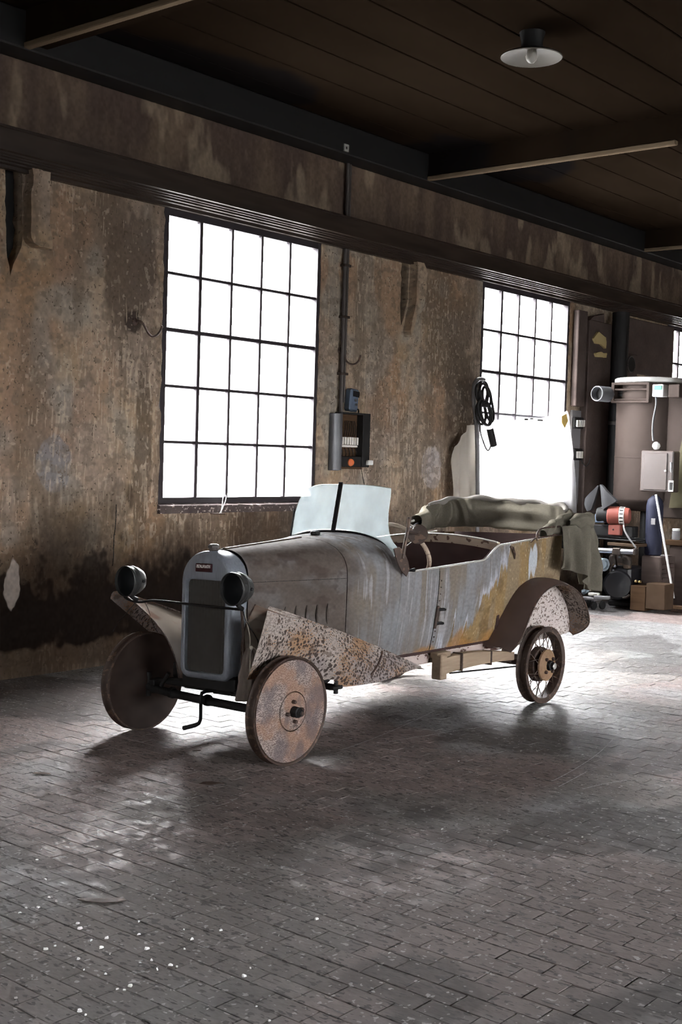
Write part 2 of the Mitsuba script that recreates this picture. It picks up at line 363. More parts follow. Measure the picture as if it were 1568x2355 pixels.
for k, x in enumerate(SX):
    key = f'window_{k + 6}'
    F = [box(x + d, x + d + .05, -8.12, -8.06, 1.2, 2.9) for d in (0, .92, 1.85)] + [box(x, x + 1.9, -8.12, -8.06, z, z + .05) for z in (1.2, 2.0, 2.85)]
    scene[key] = mikit.ply(cat_(*F), 'frame_steel'); tag(key, 'steel window on the camera side', kind='structure')
    v = np.array([[x, -8.09, 1.2], [x + 1.9, -8.09, 1.2], [x + 1.9, -8.09, 2.9], [x, -8.09, 2.9]])
    add('pane', trimesh.Trimesh(v, [[0, 2, 1], [0, 3, 2]], process=False), 'pane_glass', key)
F = [box(-5.12, -5.06, 2.4 + d, 2.45 + d, 1.5, 2.9) for d in (0, .57, 1.15)] + [box(-5.12, -5.06, 2.4, 3.6, z, z + .05) for z in (1.5, 2.2, 2.85)]  # unseen window, added to light the faces turned to the near end
scene['window_9'] = mikit.ply(cat_(*F), 'frame_steel'); tag('window_9', 'small unseen steel window added in the near end wall for fill light', kind='structure')
add('pane', trimesh.Trimesh([[-5.09, 2.4, 1.5], [-5.09, 3.6, 1.5], [-5.09, 3.6, 2.9], [-5.09, 2.4, 2.9]], [[0, 1, 2], [0, 2, 3]], process=False), 'pane_glass', 'window_9')
# ------------------------------------------------------------------ the car: local x = hall x, y from its centre line (- is the near side), z up
YC, ROLL = 4.715, .038
def car(mesh, roll=True):
    mesh = mesh.copy(); v = mesh.vertices.copy()
    if roll: v[:, 2] -= v[:, 1] * ROLL
    v[:, 1] += YC; mesh.vertices = v
    return mesh
def loc(px, py, axis, val, roll=True):
    q = at(px, py, axis, val + (YC if axis == 1 else 0)); q[1] -= YC
    if roll: q[2] += q[1] * ROLL
    return q
CAR = thing('vintage_car', 'rusty open vintage touring car with disc front wheels on the workshop floor', 'car')
def cadd(name, mesh, bsdf, parent=CAR, smooth=False, roll=True, label=None):
    return add(name, car(mesh, roll), bsdf, parent, smooth, label)
def mirror(mesh):
    m2 = mesh.copy(); v = m2.vertices.copy(); v[:, 1] *= -1; m2.vertices = v; m2.faces = m2.faces[:, ::-1]; return m2

# paints
def f_body(p, n, uv):
    x, y, z = p.x, p.y, p.z
    s1 = fbm(x * 46, z * 3.5, y * 9, 3); s2 = fbm(x * 17, z * 2.2, 3. + y * 5, 3); big = fbm(x * 3.2, z * 3.2, y * 3.2, 4)
    fine = fbm(x * 70, y * 70, z * 70, 2)
    hood = mix((.074, .059, .051), (.102, .084, .073), th(big, .5, .2))
    hood = mix(hood, (.127, .124, .124), th(fbm(x * 9, y * 9, z * 9, 4), .58, .09) * .5)
    hood = mix(hood, (.053, .036, .031), th(fbm(x * 14, y * 14, 5. + z * 14, 3), .64, .07) * .6)
    blue = mix((.192, .196, .205), (.1503, .1358, .1280), th(s1 * .5 + s2 * .3 + big * .2, .49, .13))
    blue = mix(blue, (.165, .132, .095), th(s2 * .6 + big * .4, .55, .09) * .65)
    blue = mix(blue, (.34, .345, .365), th(s1, .66, .04) * .5)
    ochre = mix((.185, .118, .055), (.245, .168, .082), big)
    ochre = mix(ochre, (.20, .165, .120), th(s2, .57, .06) * .6)
    ochre = mix(ochre, (.40, .34, .24), th(fbm(x * 90, y * 30, z * 34, 3), .72, .03) * .5)
    ochre = mix(ochre, (.105, .065, .035), th(fbm(x * 7, y * 7, 4. + z * 5, 4), .60, .06) * .6)
    edge = x - (6.14 + (z - .42) * 1.15) + (s2 - .5) * .50 + (s1 - .5) * .30
    c = mix(blue, (.38, .40, .455), th(edge, -.02, .05) * th(s1 * .7 + big * .3, .47, .07) * .7)
    c = mix(c, ochre, th(edge, .06, .02))
    patch = th(dr.sqrt(dr.square((x - 7.12 + (z - 1.) * -.1) * 1.6) + dr.square((z - .93) * .75)) + (s1 - .5) * .14, .075, .012)
    c = mix((.36, .385, .41), c, patch)
    t = th(x + (big - .5) * .35, 5.42, .05)
    c = mix(hood, c, t)
    rust = th(.47 - z + (fbm(x * 6, z * 5, 9., 3) - .5) * .22, .0, .025)
    c = mix(c, mix((.22, .115, .045), (.33, .175, .055), s2), rust * t * .85)
    return c * (.80 + .4 * fine)
scene['body_paint'] = pr(proc(f_body), .80, 0, .12)
def f_wing(p, n, uv):
    x, y, z = p.x, p.y, p.z
    g = fbm(x * 130, y * 130, z * 130, 2)
    c = mix((.238, .199, .175), (.350, .311, .287), th(g, .5, .18))
    c = mix(c, (.217, .189, .193), th(fbm(x * 3, y * 3, z * 3, 3), .56, .07) * .6)
    big = fbm(x * 6.5, y * 6.5, z * 6.5, 3)
    c = mix(c, (.252, .130, .052), th(big * .6 + g * .4, .57, .05) * .75)
    d, d2, r = voronoi((x + y * .8) * 84, (z + y * .6) * 62)
    spot = th(-d + .02 + .62 * r * th(fbm(x * 7, y * 7, z * 7, 3), .46, .16), 0, .07)
    c = mix(c, (.045, .034, .030), spot * .92)
    return mix(c, (.10, .068, .05), th(fbm(x * 30, y * 30, z * 30, 3), .655, .03) * .6)
scene['wing_rust'] = df(proc(f_wing))
def f_disc(p, n, uv):
    x, y, z = p.x, p.y, p.z
    g = fbm(x * 190, y * 190, z * 190, 2)
    c = mix((.135, .100, .090), (.30, .245, .22), th(g, .5, .14))
    c = mix(c, mix((.20, .10, .06), (.30, .17, .11), g), th(fbm(x * 9, y * 9, z * 9, 4), .52, .09) * .7)
    c = mix(c, (.095, .078, .085), th(fbm(x * 12, y * 12, 7. + z * 6, 4), .56, .08) * .65)
    return mix(c, (.04, .03, .028), th(fbm(x * 34, y * 34, 3. + z * 34, 3), .74, .03) * .6)
scene['disc_rust'] = pr(proc(f_disc), .65, .15, .4)
def f_rust(p, n, uv):
    c = mix((.034, .024, .021), (.080, .053, .042), fbm(p.x * 14, p.y * 14, p.z * 14, 3))
    return mix(c, (.15, .09, .06), th(fbm(p.x * 40, p.y * 40, p.z * 40, 3), .62, .05) * .6)
scene['dark_rust'] = pr(proc(f_rust), .6, .2, .4)
scene['orange_rust'] = pr(proc(lambda p, n, uv: mix((.1800, .0990, .0510), (.2520, .1680, .1080), fbm(p.x * 60, p.y * 60, p.z * 60, 3))), .75, 0, .3)
scene['shell_metal'] = pr(proc(lambda p, n, uv: mix((.174, .195, .229), (.236, .260, .294), fbm(p.x * 20, p.y * 34, p.z * 7, 3)) * (.9 + .2 * noise(p.x * 160, p.y * 160, p.z * 30))), .42, .25, .5)
def h_core(p, n, uv):
    u, v = p.y * 44, p.z * 240
    w = v + dr.sin(u * 6.2832) * .8
    return dr.abs(dr.sin(w * 3.1416)) * .7 + .3 * dr.abs(dr.sin(u * 3.1416))
scene['core_mesh'] = bump(pr(proc(lambda p, n, uv: mix((.014, .013, .012), (.12, .112, .10), th(h_core(p, n, uv), .66, .12) * .75)), .5, .2, .3), h_core, .002, 4e-4)
scene['maroon'] = pr(proc(lambda p, n, uv: mix((.034, .017, .017), (.055, .030, .027), fbm(p.x * 8, p.y * 8, p.z * 8, 3))), .75, 0, .25)
scene['beige_wood'] = pr(proc(lambda p, n, uv: mix(mix((.30, .235, .18), (.40, .33, .26), fbm(p.x * 12, p.y * 4, p.z * 60, 3)), (.10, .06, .045), th(fbm(p.x * 30, p.y * 30, p.z * 30, 2), .70, .03))), .75, 0, .25)
scene['bead_metal'] = pr((.62, .60, .57), .35, .55, .5)
scene['canvas'] = df(proc(lambda p, n, uv: mix((.0978, .0892, .0697), (.1445, .1326, .1062), fbm(p.x * 9, p.y * 9, p.z * 9, 3)) * (.85 + .3 * noise(p.x * 240, p.y * 240, p.z * 240))))
scene['sill_paint'] = pr(proc(lambda p, n, uv: mix(mix((.42, .34, .315), (.52, .45, .42), fbm(p.x * 9, p.y * 9, p.z * 9, 3)), (.11, .06, .05), th(fbm(p.x * 26, p.y * 26, p.z * 36, 3), .61, .04))), .75, 0, .3)
scene['spring_wood'] = pr(proc(lambda p, n, uv: mix((.2250, .1613, .1050), (.3300, .2550, .1837), fbm(p.x * 8, p.y * 60, p.z * 90, 3))), .8, 0, .25)
def f_dust(p, n, uv): return .46 + .26 * fbm(p.x * 7, p.y * 11, p.z * 6, 4)
scene['dusty_glass'] = {'type': 'blendbsdf', 'weight': proc(f_dust), 'a': {'type': 'thindielectric'}, 'b': {'type': 'principledthin', 'base_color': rgb((.66, .77, .80)), 'roughness': .35, 'diff_trans': .95, 'spec_trans': 0.0}}

def sect(x):
    """half width at the belt, half width at the foot, height of the shoulder, crown"""
    X = [4.74, 5.364, 5.50, 5.665, 6.0, 6.7, 7.3, 7.7]
    return [float(np.interp(x, X, c)) for c in ([.197, .358, .440, .512, .522, .528, .515, .50], [.19, .350, .410, .452, .462, .470, .46, .45],
            [.890, .885, .875, .868, .87, .87, .87, .87], [1.062, 1.105, 1.118, 1.128, 1.13, 1.13, 1.13, 1.13])]
def arch(x, n=28, foot=.42, lo=None, off=0.0):
    w, wf, zs, zc = sect(x); e = 2 / 2.45
    t = np.linspace(0, math.pi, 2 * n + 1)
    y = -np.sign(np.cos(t)) * (w - off) * np.abs(np.cos(t)) ** e; z = zs + (zc - off - zs) * np.sin(t).clip(0) ** e
    side = np.linspace(0, 1, 8)[:-1]
    ys = -((wf - off) + (w - wf) * (1 - (1 - side) ** 1.8)); zz = foot + (zs - foot) * side
    P = np.c_[np.r_[ys, y, -ys[::-1]], np.r_[zz, z, zz[::-1]]]
    return np.c_[np.full(len(P), x), P]
# hood: top panel and side panels with open joints, dark void inside
xs = np.linspace(4.735, 5.363, 16)
A = np.array([arch(x) for x in xs])
zc = A[:, :, 2]
k0 = 7                                            # first index of the arch
top = A[:, k0:-k0].copy(); top[:, 0, 2] += .0016; top[:, -1, 2] += .0016; top = sheet(top, .0025, flip=False)
HOOD = cadd('hood', top, 'body_paint', smooth=40)
for s in (0, 1):
    Sd = A[:, :k0 + 1].copy(); Sd[:, -1, 2] -= .0012
    Sd[:, :, 2] = np.where(Sd[:, :, 2] < .5, np.interp(Sd[:, :, 0], [4.735, 5.36], [.46, .42]) + (Sd[:, :, 2] - .42), Sd[:, :, 2])
    q = sheet(Sd, .0025)
    sp = cadd('hood_side', q if s == 0 else mirror(q), 'body_paint', smooth=40)
    for i in range(6):
        x = 4.90 + i * .068; w, wf, _, _ = sect(x); zz = np.linspace(0, 1, 13)
        yy = np.interp(.64 + .11 * zz, [.42, .88], [wf, w]) + .004
        pts = np.c_[np.full(13, x), -yy, .635 + .115 * zz]
        lou = tube(pts, .011 * np.sqrt(np.clip(np.sin(zz * math.pi), .02, 1)), 8); v = lou.vertices; v[:, 0] = x + (v[:, 0] - x) * 1.0
        cadd('louver', lou if s == 0 else mirror(lou), 'body_paint', sp, smooth=50)
B = np.array([arch(x, off=.012) for x in xs])
cadd('hood_lining', grid(B, flip=False), 'black')
hp = np.array([[x, 0, sect(x)[3] + .003] for x in np.linspace(4.745, 5.36, 12)])
cadd('hinge_strip', cat_(tube(hp + [0, .010, 0], .004, 6), tube(hp, .0055, 6), tube(hp - [0, .010, 0], .004, 6)), 'dark_rust', HOOD)
# radiator shell
ths = np.linspace(-math.pi / 2, 1.5 * math.pi, 121)[:-1]
def shell_poly(d=0.0):
    hw, zb, zs, zc = .193 - d, .365 + d, .885, 1.058 - d
    t = np.linspace(0, math.pi, 60); e = 2 / 2.15
    top = np.c_[hw * np.sign(np.cos(t)) * np.abs(np.cos(t)) ** e, zs + (zc - zs) * np.sin(t).clip(0) ** e]
    r = .055; q = np.linspace(0, math.pi / 2, 9)
    bl = np.c_[-hw + r - r * np.cos(q), zb + r - r * np.sin(q)]; br = np.c_[hw - r + r * np.sin(q), zb + r - r * np.cos(q)]
    return Polygon(np.vstack([top, bl, br])).buffer(0)
from shapely.geometry import LineString
def ring_of(poly, x, c=(0, .70)):
    out = []
    for a in ths:
        l = LineString([c, (c[0] + 2 * math.cos(a), c[1] + 2 * math.sin(a))]); q = poly.exterior.intersection(l)
        q = max(getattr(q, 'geoms', [q]), key=lambda g: g.distance(Point(c))); out.append((x, q.x, q.y))
    return np.array(out)
hole = sbox(-.118, .435, .118, .87).union(sbox(-.118, .5, .118, .872)).buffer(.030)
rings = [ring_of(shell_poly(.012), 4.742), ring_of(shell_poly(.004), 4.735), ring_of(shell_poly(.0), 4.72), ring_of(shell_poly(.0), 4.645), ring_of(shell_poly(.003), 4.628), ring_of(shell_poly(.010), 4.616), ring_of(shell_poly(.022), 4.610),
         ring_of(hole.buffer(.010), 4.607), ring_of(hole.buffer(.003), 4.609), ring_of(hole, 4.614), ring_of(hole, 4.640)]
RAD = cadd('radiator', grid(np.array(rings), close_v=True), 'shell_metal', smooth=35, label='grey metal radiator shell')
cadd('core', prism(hole.buffer(.01), .012, 'yz', 4.632), 'core_mesh', RAD, label='honeycomb radiator core')
cadd('back', prism(shell_poly(.01), .004, 'yz', 4.738), 'black', RAD)
cadd('cap', cat_(lathe([(0, 1.094), (.014, 1.094), (.026, 1.090), (.033, 1.085), (.033, 1.073), (.026, 1.069), (.024, 1.062)], 6, o=(4.665, 0, 0)), lathe([(.024, 1.075), (.024, 1.062), (.034, 1.052), (.038, 1.04)], 20, o=(4.665, 0, 0))), 'pipe_iron', RAD, smooth=30, label='hexagonal filler cap')
pl = cadd('name_plate', cat_(box(4.600, 4.612, -.052, .070, .945, .990, .003)), 'plate_red', RAD, label='dark red plate reading BENJAMIN')
tx = meshkit.text_mesh('BENJAMIN', .0165, .002, True); v = tx.vertices; W0 = v[:, 0].max()
tx.vertices = np.c_[4.600 - v[:, 2] , .009 + .104 / 2 - v[:, 0] * (.104 / W0), .967 + v[:, 1]]; tx.invert() if tx.volume < 0 else None
cadd('lettering', tx, 'white_paint', pl)
scene['plate_red'] = pr((.030, .007, .010), .35, 0, .5); scene['white_paint'] = pr((.72, .70, .68), .5)
# apron and dark works under the radiator
cadd('front_apron', cat_(box(4.63, 4.80, -.20, .20, .30, .40, .02), box(4.8, 5.5, -.17, .17, .25, .42, .03), box(4.66, 4.74, -.36, .36, .30, .335, .01), box(5.5, 6.2, -.09, .09, .30, .40, .02)), 'black')
# cowl
xs = np.linspace(5.367, 5.665, 12); A = np.array([arch(x) for x in xs])
COWL = cadd('cowl', sheet(A, .003), 'body_paint', smooth=40)
cadd('cowl_lining', grid(np.array([arch(x, off=.02) for x in np.linspace(5.37, 5.66, 4)])), 'maroon', COWL)
w = arch(5.668)
cadd('cowl_gasket', tube(w[9:-9] + [0.004, 0, .006], .0105, 8), 'black_gloss', COWL, smooth=40, label='black rubber gasket under the windscreen')
fc = [5.494, 0, sect(5.494)[3]]
cadd('fuel_filler', lathe([(0, fc[2] + .022), (.024, fc[2] + .022), (.029, fc[2] + .017), (.029, fc[2] + .004), (.034, fc[2] - .002), (.034, fc[2] - .01)], 18, o=(fc[0], 0, 0)), 'black', COWL, smooth=30)
# tub: near side in two panels, rear, far side
def ztop(x): 
    a = np.interp(x, [5.665, 6.48], [.902, .937]); s = np.clip((x - 6.48) / .20, 0, 1); s = s * s * (3 - 2 * s)
    return a + s * (np.interp(x, [6.48, 6.70, 7.7], [1.015, 1.027, 1.082]) - a)
def side_panel(x0, x1, off=0.0, foot=.42, n=40, t=.003):
    P = []
    for x in np.linspace(x0, x1, n):
        w, wf, zs, _ = sect(x); zt = float(ztop(x)); s = np.linspace(0, 1, 14)
        z = foot + (zt - foot) * s; y = wf + (w - wf) * (1 - (1 - np.clip((z - foot) / .46, 0, 1)) ** 1.8)
        P.append(np.c_[np.full(14, x), -(y - off), z])
    return sheet(np.array(P), t)
RX = 7.62
BODY = cadd('body_side', side_panel(5.668, 6.028), 'body_paint', smooth=40)
DOOR = cadd('door', side_panel(6.034, 6.60), 'body_paint', smooth=40, label='side door with streaked grey and ochre paint')
cadd('body_side', side_panel(6.6, RX - .16), 'body_paint', smooth=40)
q = mirror(side_panel(5.668, RX - .16)); cadd('body_side', q, 'body_paint', smooth=40)
# lean of the door line is the foot's inset; rear corner panels and back
P = []
for a in np.linspace(0, math.pi, 40):
    r = .16; 
    if a < math.pi / 2: bx, by, nx, ny = RX - .16, -1, math.sin(a * 1), -math.cos(a)
    else: bx, by, nx, ny = RX - .16, 1, math.sin(a), -math.cos(a)
    col = []
    for s in np.linspace(0, 1, 14):
        w, wf, zs, _ = sect(RX - .16); zt = float(ztop(RX - .16)); z = .42 + (zt - .42) * s
        y = wf + (w - wf) * (1 - (1 - np.clip((z - .42) / .46, 0, 1)) ** 1.8)
        col.append([bx + r * nx * (.8 + .2 * s), by * (y - r) + r * ny, z])
    P.append(col)
cadd('rear_panel', sheet(np.array(P), .003), 'body_paint', smooth=40)
for s in (0, 1):
    q = side_panel(5.55, RX - .10, off=.022, foot=.40, t=.002)
    cadd('lining', q if s == 0 else mirror(q), 'maroon')
cadd('floor_pan', box(5.3, RX - .02, -.45, .45, .40, .42), 'maroon')
cadd('rear_lining', box(RX - .06, RX - .045, -.42, .42, .42, 1.07), 'maroon')
# bead along the rim of the opening
for s in (-1, 1):
    xx = np.linspace(5.70, RX - .16, 60); bd = np.array([[x, s * (sect(x)[0] + .000), float(ztop(x)) + .004] for x in xx])
    cadd('rim_bead', tube(bd, .0062, 8), 'bead_metal', smooth=50, label='bright metal bead along the rim')
# front seat back with a wooden rail
yy = np.linspace(-.50, .50, 25); crown = 1.045 + .045 * (1 - (yy / .5) ** 2)
Pn = np.stack([np.c_[np.full(25, 6.72), yy, np.full(25, .42)], np.c_[np.full(25, 6.70), yy, crown - .055]])
cadd('seat_back', sheet(Pn, .03), 'maroon')
Pn = np.stack([np.c_[np.full(25, 6.697), yy, crown - .056], np.c_[np.full(25, 6.692), yy, crown - .004]])
cadd('seat_rail', sheet(Pn, .03), 'beige_wood', smooth=30, label='pale wooden rail with tack holes')
cadd('rail_bead', tube(np.c_[np.full(25, 6.695), yy, crown], .006, 8), 'bead_metal', smooth=50)
# sills / frame rails
for s in (-1, 1):
    cadd('frame_rail', box(5.25, 7.0, s * .415 - .02, s * .415 + .02, .335, .418, .006), 'sill_paint', label='pale scuffed frame rail')
    cadd('front_rail', box(4.72, 5.25, s * .34 - .018, s * .34 + .018, .335, .418, .006), 'black')
# doors' furniture on the near side
def on_side(x, z, out=.004):
    w, wf, _, _ = sect(x); y = wf + (w - wf) * (1 - (1 - min(1, (z - .42) / .46)) ** 1.8); return np.array([x, -y - out, z])
cadd('door_seam', tube(np.array([on_side(6.031, z, .0005) for z in np.linspace(.425, .90, 20)]), .003, 6), 'black', DOOR)
cadd('hinge', cat_(tube(np.array([on_side(6.031, z, .010) for z in np.linspace(.555, .69, 8)]), .009, 8), tube(np.array([on_side(6.056, z, .006) for z in np.linspace(.57, .68, 6)]), .004, 6)), 'dark_rust', DOOR, smooth=40, label='long dark hinge bar')
for z in (.585, .668):
    a = on_side(6.035, z, .012)
    cadd('hinge_knuckle', tube(np.array([a, a + [.03, -.014, 0], a + [.05, -.016, -.004]]), [.009, .010, .007], 8), 'black', DOOR, smooth=40)
for z in (.47, .50, .535, .72, .76, .80, .84):
    a = on_side(6.052, z, 0)
    cadd('rivet', lathe([(0, .005), (.003, .004), (.0045, 0)], 8, (0, -1, 0), a), 'dark_rust', DOOR)
a = on_side(6.82, .995, .004)
cadd('door_catch', tube(np.array([a + [-.02, 0, .02], a + [0, -.008, .01], a + [.025, -.008, -.03], a + [.04, 0, -.06]]), [.007, .010, .007, .004], 8), 'dark_rust', smooth=40)

# windscreen
WS0, RK = 5.662, .21
def wsp(y, z): return [WS0 + (z - 1.13) * RK, y, z]
def glass_pane(name, outline, lab):
    s = Polygon(outline).buffer(0); q = prism(s, .004, 'yz', 0); v = q.vertices
    q.vertices = np.c_[WS0 + (v[:, 2] - 1.13) * RK + v[:, 0], v[:, 1], v[:, 2]]
    return q
def cowl_z(y): 
    w, wf, zs, zc = sect(5.665); return zs + (zc - zs) * (1 - (abs(y) / w) ** 2.45) ** (1 / 2.45)
nr = [(-.014, 1.415)] + [tuple(x) for x in spline([(-.014, 1.413), (-.20, 1.408), (-.378, 1.390)], 8)[1:]] + [tuple(x) for x in spline([(-.378, 1.390), (-.386, 1.30), (-.392, 1.215), (-.425, 1.12), (-.490, 1.055)], 16)[1:]] + [(y, cowl_z(y) + .012) for y in np.linspace(-.48, -.014, 20)]
fr = [(.014, 1.415)] + [tuple(x) for x in spline([(.014, 1.415), (.12, 1.413), (.225, 1.400), (.295, 1.352), (.325, 1.27), (.329, 1.18)], 18)[1:]] + [(y, cowl_z(y) + .012) for y in np.linspace(.326, .014, 14)]
def sheet_pane(outline):
    s = Polygon(outline).buffer(0); vv, ff = trimesh.creation.triangulate_polygon(s, engine='earcut')
    return trimesh.Trimesh(np.c_[WS0 + (vv[:, 1] - 1.13) * RK, vv], ff, process=False)
cadd('windscreen_pane', sheet_pane(nr), 'dusty_glass', label='hazy windscreen pane on the steering wheel side')
cadd('windscreen_pane', sheet_pane(fr), 'dusty_glass', label='hazy windscreen pane with rounded outer corner')
for o, in ((nr,), (fr,)):
    e = np.array([wsp(y, z) for y, z in o]); cadd('glass_edge', tube(e[:len(e) // 2 + 6], .0016, 5), 'glass_edge_mat')
scene['bar_black'] = pr((.012, .012, .013), .75, 0, .15)
scene['glass_edge_mat'] = pr((.70, .78, .78), .2, 0, .6)
cadd('centre_bar', fbox(np.array(wsp(0, 1.277)) - [.006, 0, 0], (0, 1, 0), (RK, 0, 1), (1, 0, -RK), .0145, .153, .005, .002), 'bar_black', label='black windscreen centre bar')
a, b = np.array(wsp(.334, 1.075)), np.array(wsp(.338, 1.262))
cadd('side_frame', cat_(tube(np.array([a, b]), .0065, 8), rod(b, b + [0, .012, -.012], .004)), 'black', label='short black pane frame')
# near post, bracket and round mirror
ba = lambda px, py, y=-.535: loc(px, py, 1, y)
leaf = [(905, 1262), (918, 1258), (930, 1272), (938, 1292), (941, 1310), (934, 1326), (922, 1312), (912, 1290)]
L = np.array([loc(px, py, 1, -.535) for px, py in leaf]); s = Polygon(L[:, [0, 2]]).buffer(0)
cadd('post_bracket', prism(s, .006, 'xz', -.538), 'dark_rust', label='leaf-shaped rusty post bracket')
cadd('windscreen_post', tube(np.array([ba(925, 1285), ba(931, 1250), ba(938, 1216), ba(941, 1190)]), [.014, .011, .010, .012], 8), 'dark_rust', smooth=40, label='rusty windscreen post')
c = loc(961, 1229, 1, -.520)
cadd('mirror', cat_(lathe([(0, -.010), (.040, -.012), (.056, -.006), (.0585, 0), (.055, .005), (.04, .003), (0, .002)], 28, (-.75, -.66, .05), c), rod(c + [.0, 0, -.0], ba(936, 1222), .006)), 'dark_rust', smooth=35, label='rust-brown round mirror')
cadd('mirror_clamp', cat_(tube(np.array([ba(944, 1206), ba(951, 1212), ba(948, 1218), ba(955, 1208)]), .004, 6), rod(ba(944, 1199), ba(952, 1197), .006)), 'bead_metal')
cadd('post_knob', lathe([(0, .02), (.009, .018), (.012, .01), (.009, 0), (.005, -.02)], 12, (.5, -.8, .1), loc(948, 1311, 1, -.53)), 'black', smooth=40)
# steering wheel
sc, sn = np.array([6.0, -.245, 1.010]), nrm([.80, 0, .60])
su = np.array([0, 1.0, 0]); sv = np.cross(sn, su); tt = np.linspace(0, 2 * math.pi, 49)[:-1]
STW = cadd('steering_wheel', tube(sc + .205 * (np.cos(tt)[:, None] * su + np.sin(tt)[:, None] * sv), .0135, 10, closed=True), 'beige_wood', smooth=50, label='worn steering wheel rim')
for a in (.5, 2.6, 4.7):
    d = np.cos(a) * su + np.sin(a) * sv; cadd('spoke', rod(sc - sn * .02, sc + .2 * d, [.007, .005]), 'dark_rust', STW)
cadd('column', rod(sc - sn * .5, sc + sn * .01, .016), 'dark_rust', STW)
# wheels
def bolts(par, o, ax, r, n, h0, rad, ph=0.0):
    w = nrm(ax); u = nrm(np.cross(w, [0, 0, 1.0])); v = np.cross(w, u)
    for k in range(n):
        a = ph + 2 * math.pi * k / n; c = np.asarray(o) + r * (math.cos(a) * u + math.sin(a) * v)
        cadd('bolt', lathe([(0, h0 + .022), (rad * .8, h0 + .022), (rad, h0 + .018), (rad, h0)], 10, ax, c), 'dark_rust', par, smooth=30, roll=False)
scene['inner_shade_rust'] = pr(proc(lambda p, n, uv: mix((.020, .012, .011), (.050, .033, .026), fbm(p.x * 9, p.y * 9, p.z * 9, 3))), .7, 0, .3)  # rust tone darkened to carry the shadow on the inner wheel faces
def disc_wheel(s):
    o, ax = (4.675, s * .583, .2785), (0, s, 0)
    rim = [(.262, -.004), (.266, -.010), (.272, -.004), (.2775, -.002), (.2785, -.008), (.270, -.014), (.258, -.020), (.252, -.033), (.258, -.046), (.270, -.052), (.2785, -.058), (.2775, -.064), (.268, -.064)]
    key = cadd('front_wheel', lathe(rim, 80, ax, o), 'dark_rust', smooth=40, roll=False)
    cadd('disc', lathe([(.102, .0075), (.104, .004), (.14, .003), (.20, .0), (.262, -.006), (.264, -.014)], 80, ax, o), 'disc_rust', key, smooth=30, roll=False, label='grainy rust-brown wheel disc')
    cadd('centre_plate', lathe([(0, .010), (.093, .010), (.098, .008), (.0985, .002)], 48, ax, o), 'disc_rust', key, smooth=30, roll=False, label='round centre plate')
    cadd('inner_disc', lathe([(.268, -.062), (.24, -.050), (.18, -.038), (.10, -.034), (.06, -.060), (.035, -.085), (0, -.085)], 64, ax, o), 'inner_shade_rust', key, smooth=60, roll=False)
    hb = cadd('hub', lathe([(0, .072), (.013, .072), (.016, .069), (.016, .060), (.020, .056), (.020, .050), (.027, .046), (.028, .010)], 24, ax, o), 'black', key, smooth=30, roll=False)
    cadd('hub_nut', lathe([(.0, .078), (.010, .077), (.0125, .072), (.0125, .06)], 6, ax, o), 'dark_rust', hb, roll=False)
    bolts(key, o, ax, .052, 4, .008, .010, .12)
for s in (-1, 1): disc_wheel(s)
def wire_wheel(s):
    o, ax = np.array([7.10, s * .652, .2535]), (0, s, 0)
    rim = [(.219, -.006), (.232, -.004), (.246, .001), (.2520, -.001), (.2535, -.007), (.248, -.012), (.234, -.016), (.226, -.022), (.224, -.040), (.226, -.058), (.234, -.064), (.248, -.068), (.2535, -.073), (.252, -.079), (.246, -.081), (.232, -.076), (.219, -.074), (.216, -.055), (.216, -.025), (.219, -.006)]
    key = cadd('rear_wheel', lathe(rim, 80, ax, o), 'dark_rust', smooth=40, roll=False)
    cadd('drum', lathe([(0, -.03), (.098, -.030), (.112, -.034), (.115, -.042), (.115, -.075), (.10, -.085), (0, -.085)], 48, ax, o), 'dark_rust', key, smooth=30, roll=False)
    hb = cadd('hub_plate', lathe([(0, .022), (.060, .021), (.094, .014), (.103, .008), (.104, -.004), (.05, -.008), (.045, -.03)], 48, ax, o), 'orange_rust', key, smooth=35, roll=False, label='orange-brown rusty hub plate')
    cadd('hub_cap', lathe([(0, .066), (.014, .066), (.022, .063), (.024, .055), (.024, .045), (.032, .042), (.034, .018)], 28, ax, o), 'black', hb, smooth=30, roll=False)
    cadd('hub_ring', lathe([(.0, .068), (.017, .0675), (.0215, .063), (.0215, .058)], 24, ax, o), 'bare_metal', hb, smooth=30, roll=False, label='bright hub nut')
    bolts(hb, o, ax, .058, 4, .014, .011, .75)
    for k in range(36):
        a0 = 2 * math.pi * k / 36; off = (.34 if (k // 2) % 2 else -.34); outer_row = k % 2
        c, q = math.cos(a0 + off), math.sin(a0 + off); h0, r0 = (-.002, .100) if outer_row else (-.06, .113)
        a = o + np.array([r0 * c, s * h0, r0 * q]); b = o + [.218 * math.cos(a0), s * (-.036 - .012 * (1 - 2 * outer_row)), .218 * math.sin(a0)]
        cadd('spoke', cat_(rod(a, b, .0024, 5), rod(b - (b - a) * .10, b, .0032, 6)), 'dark_rust', key, roll=False)
for s in (-1, 1): wire_wheel(s)
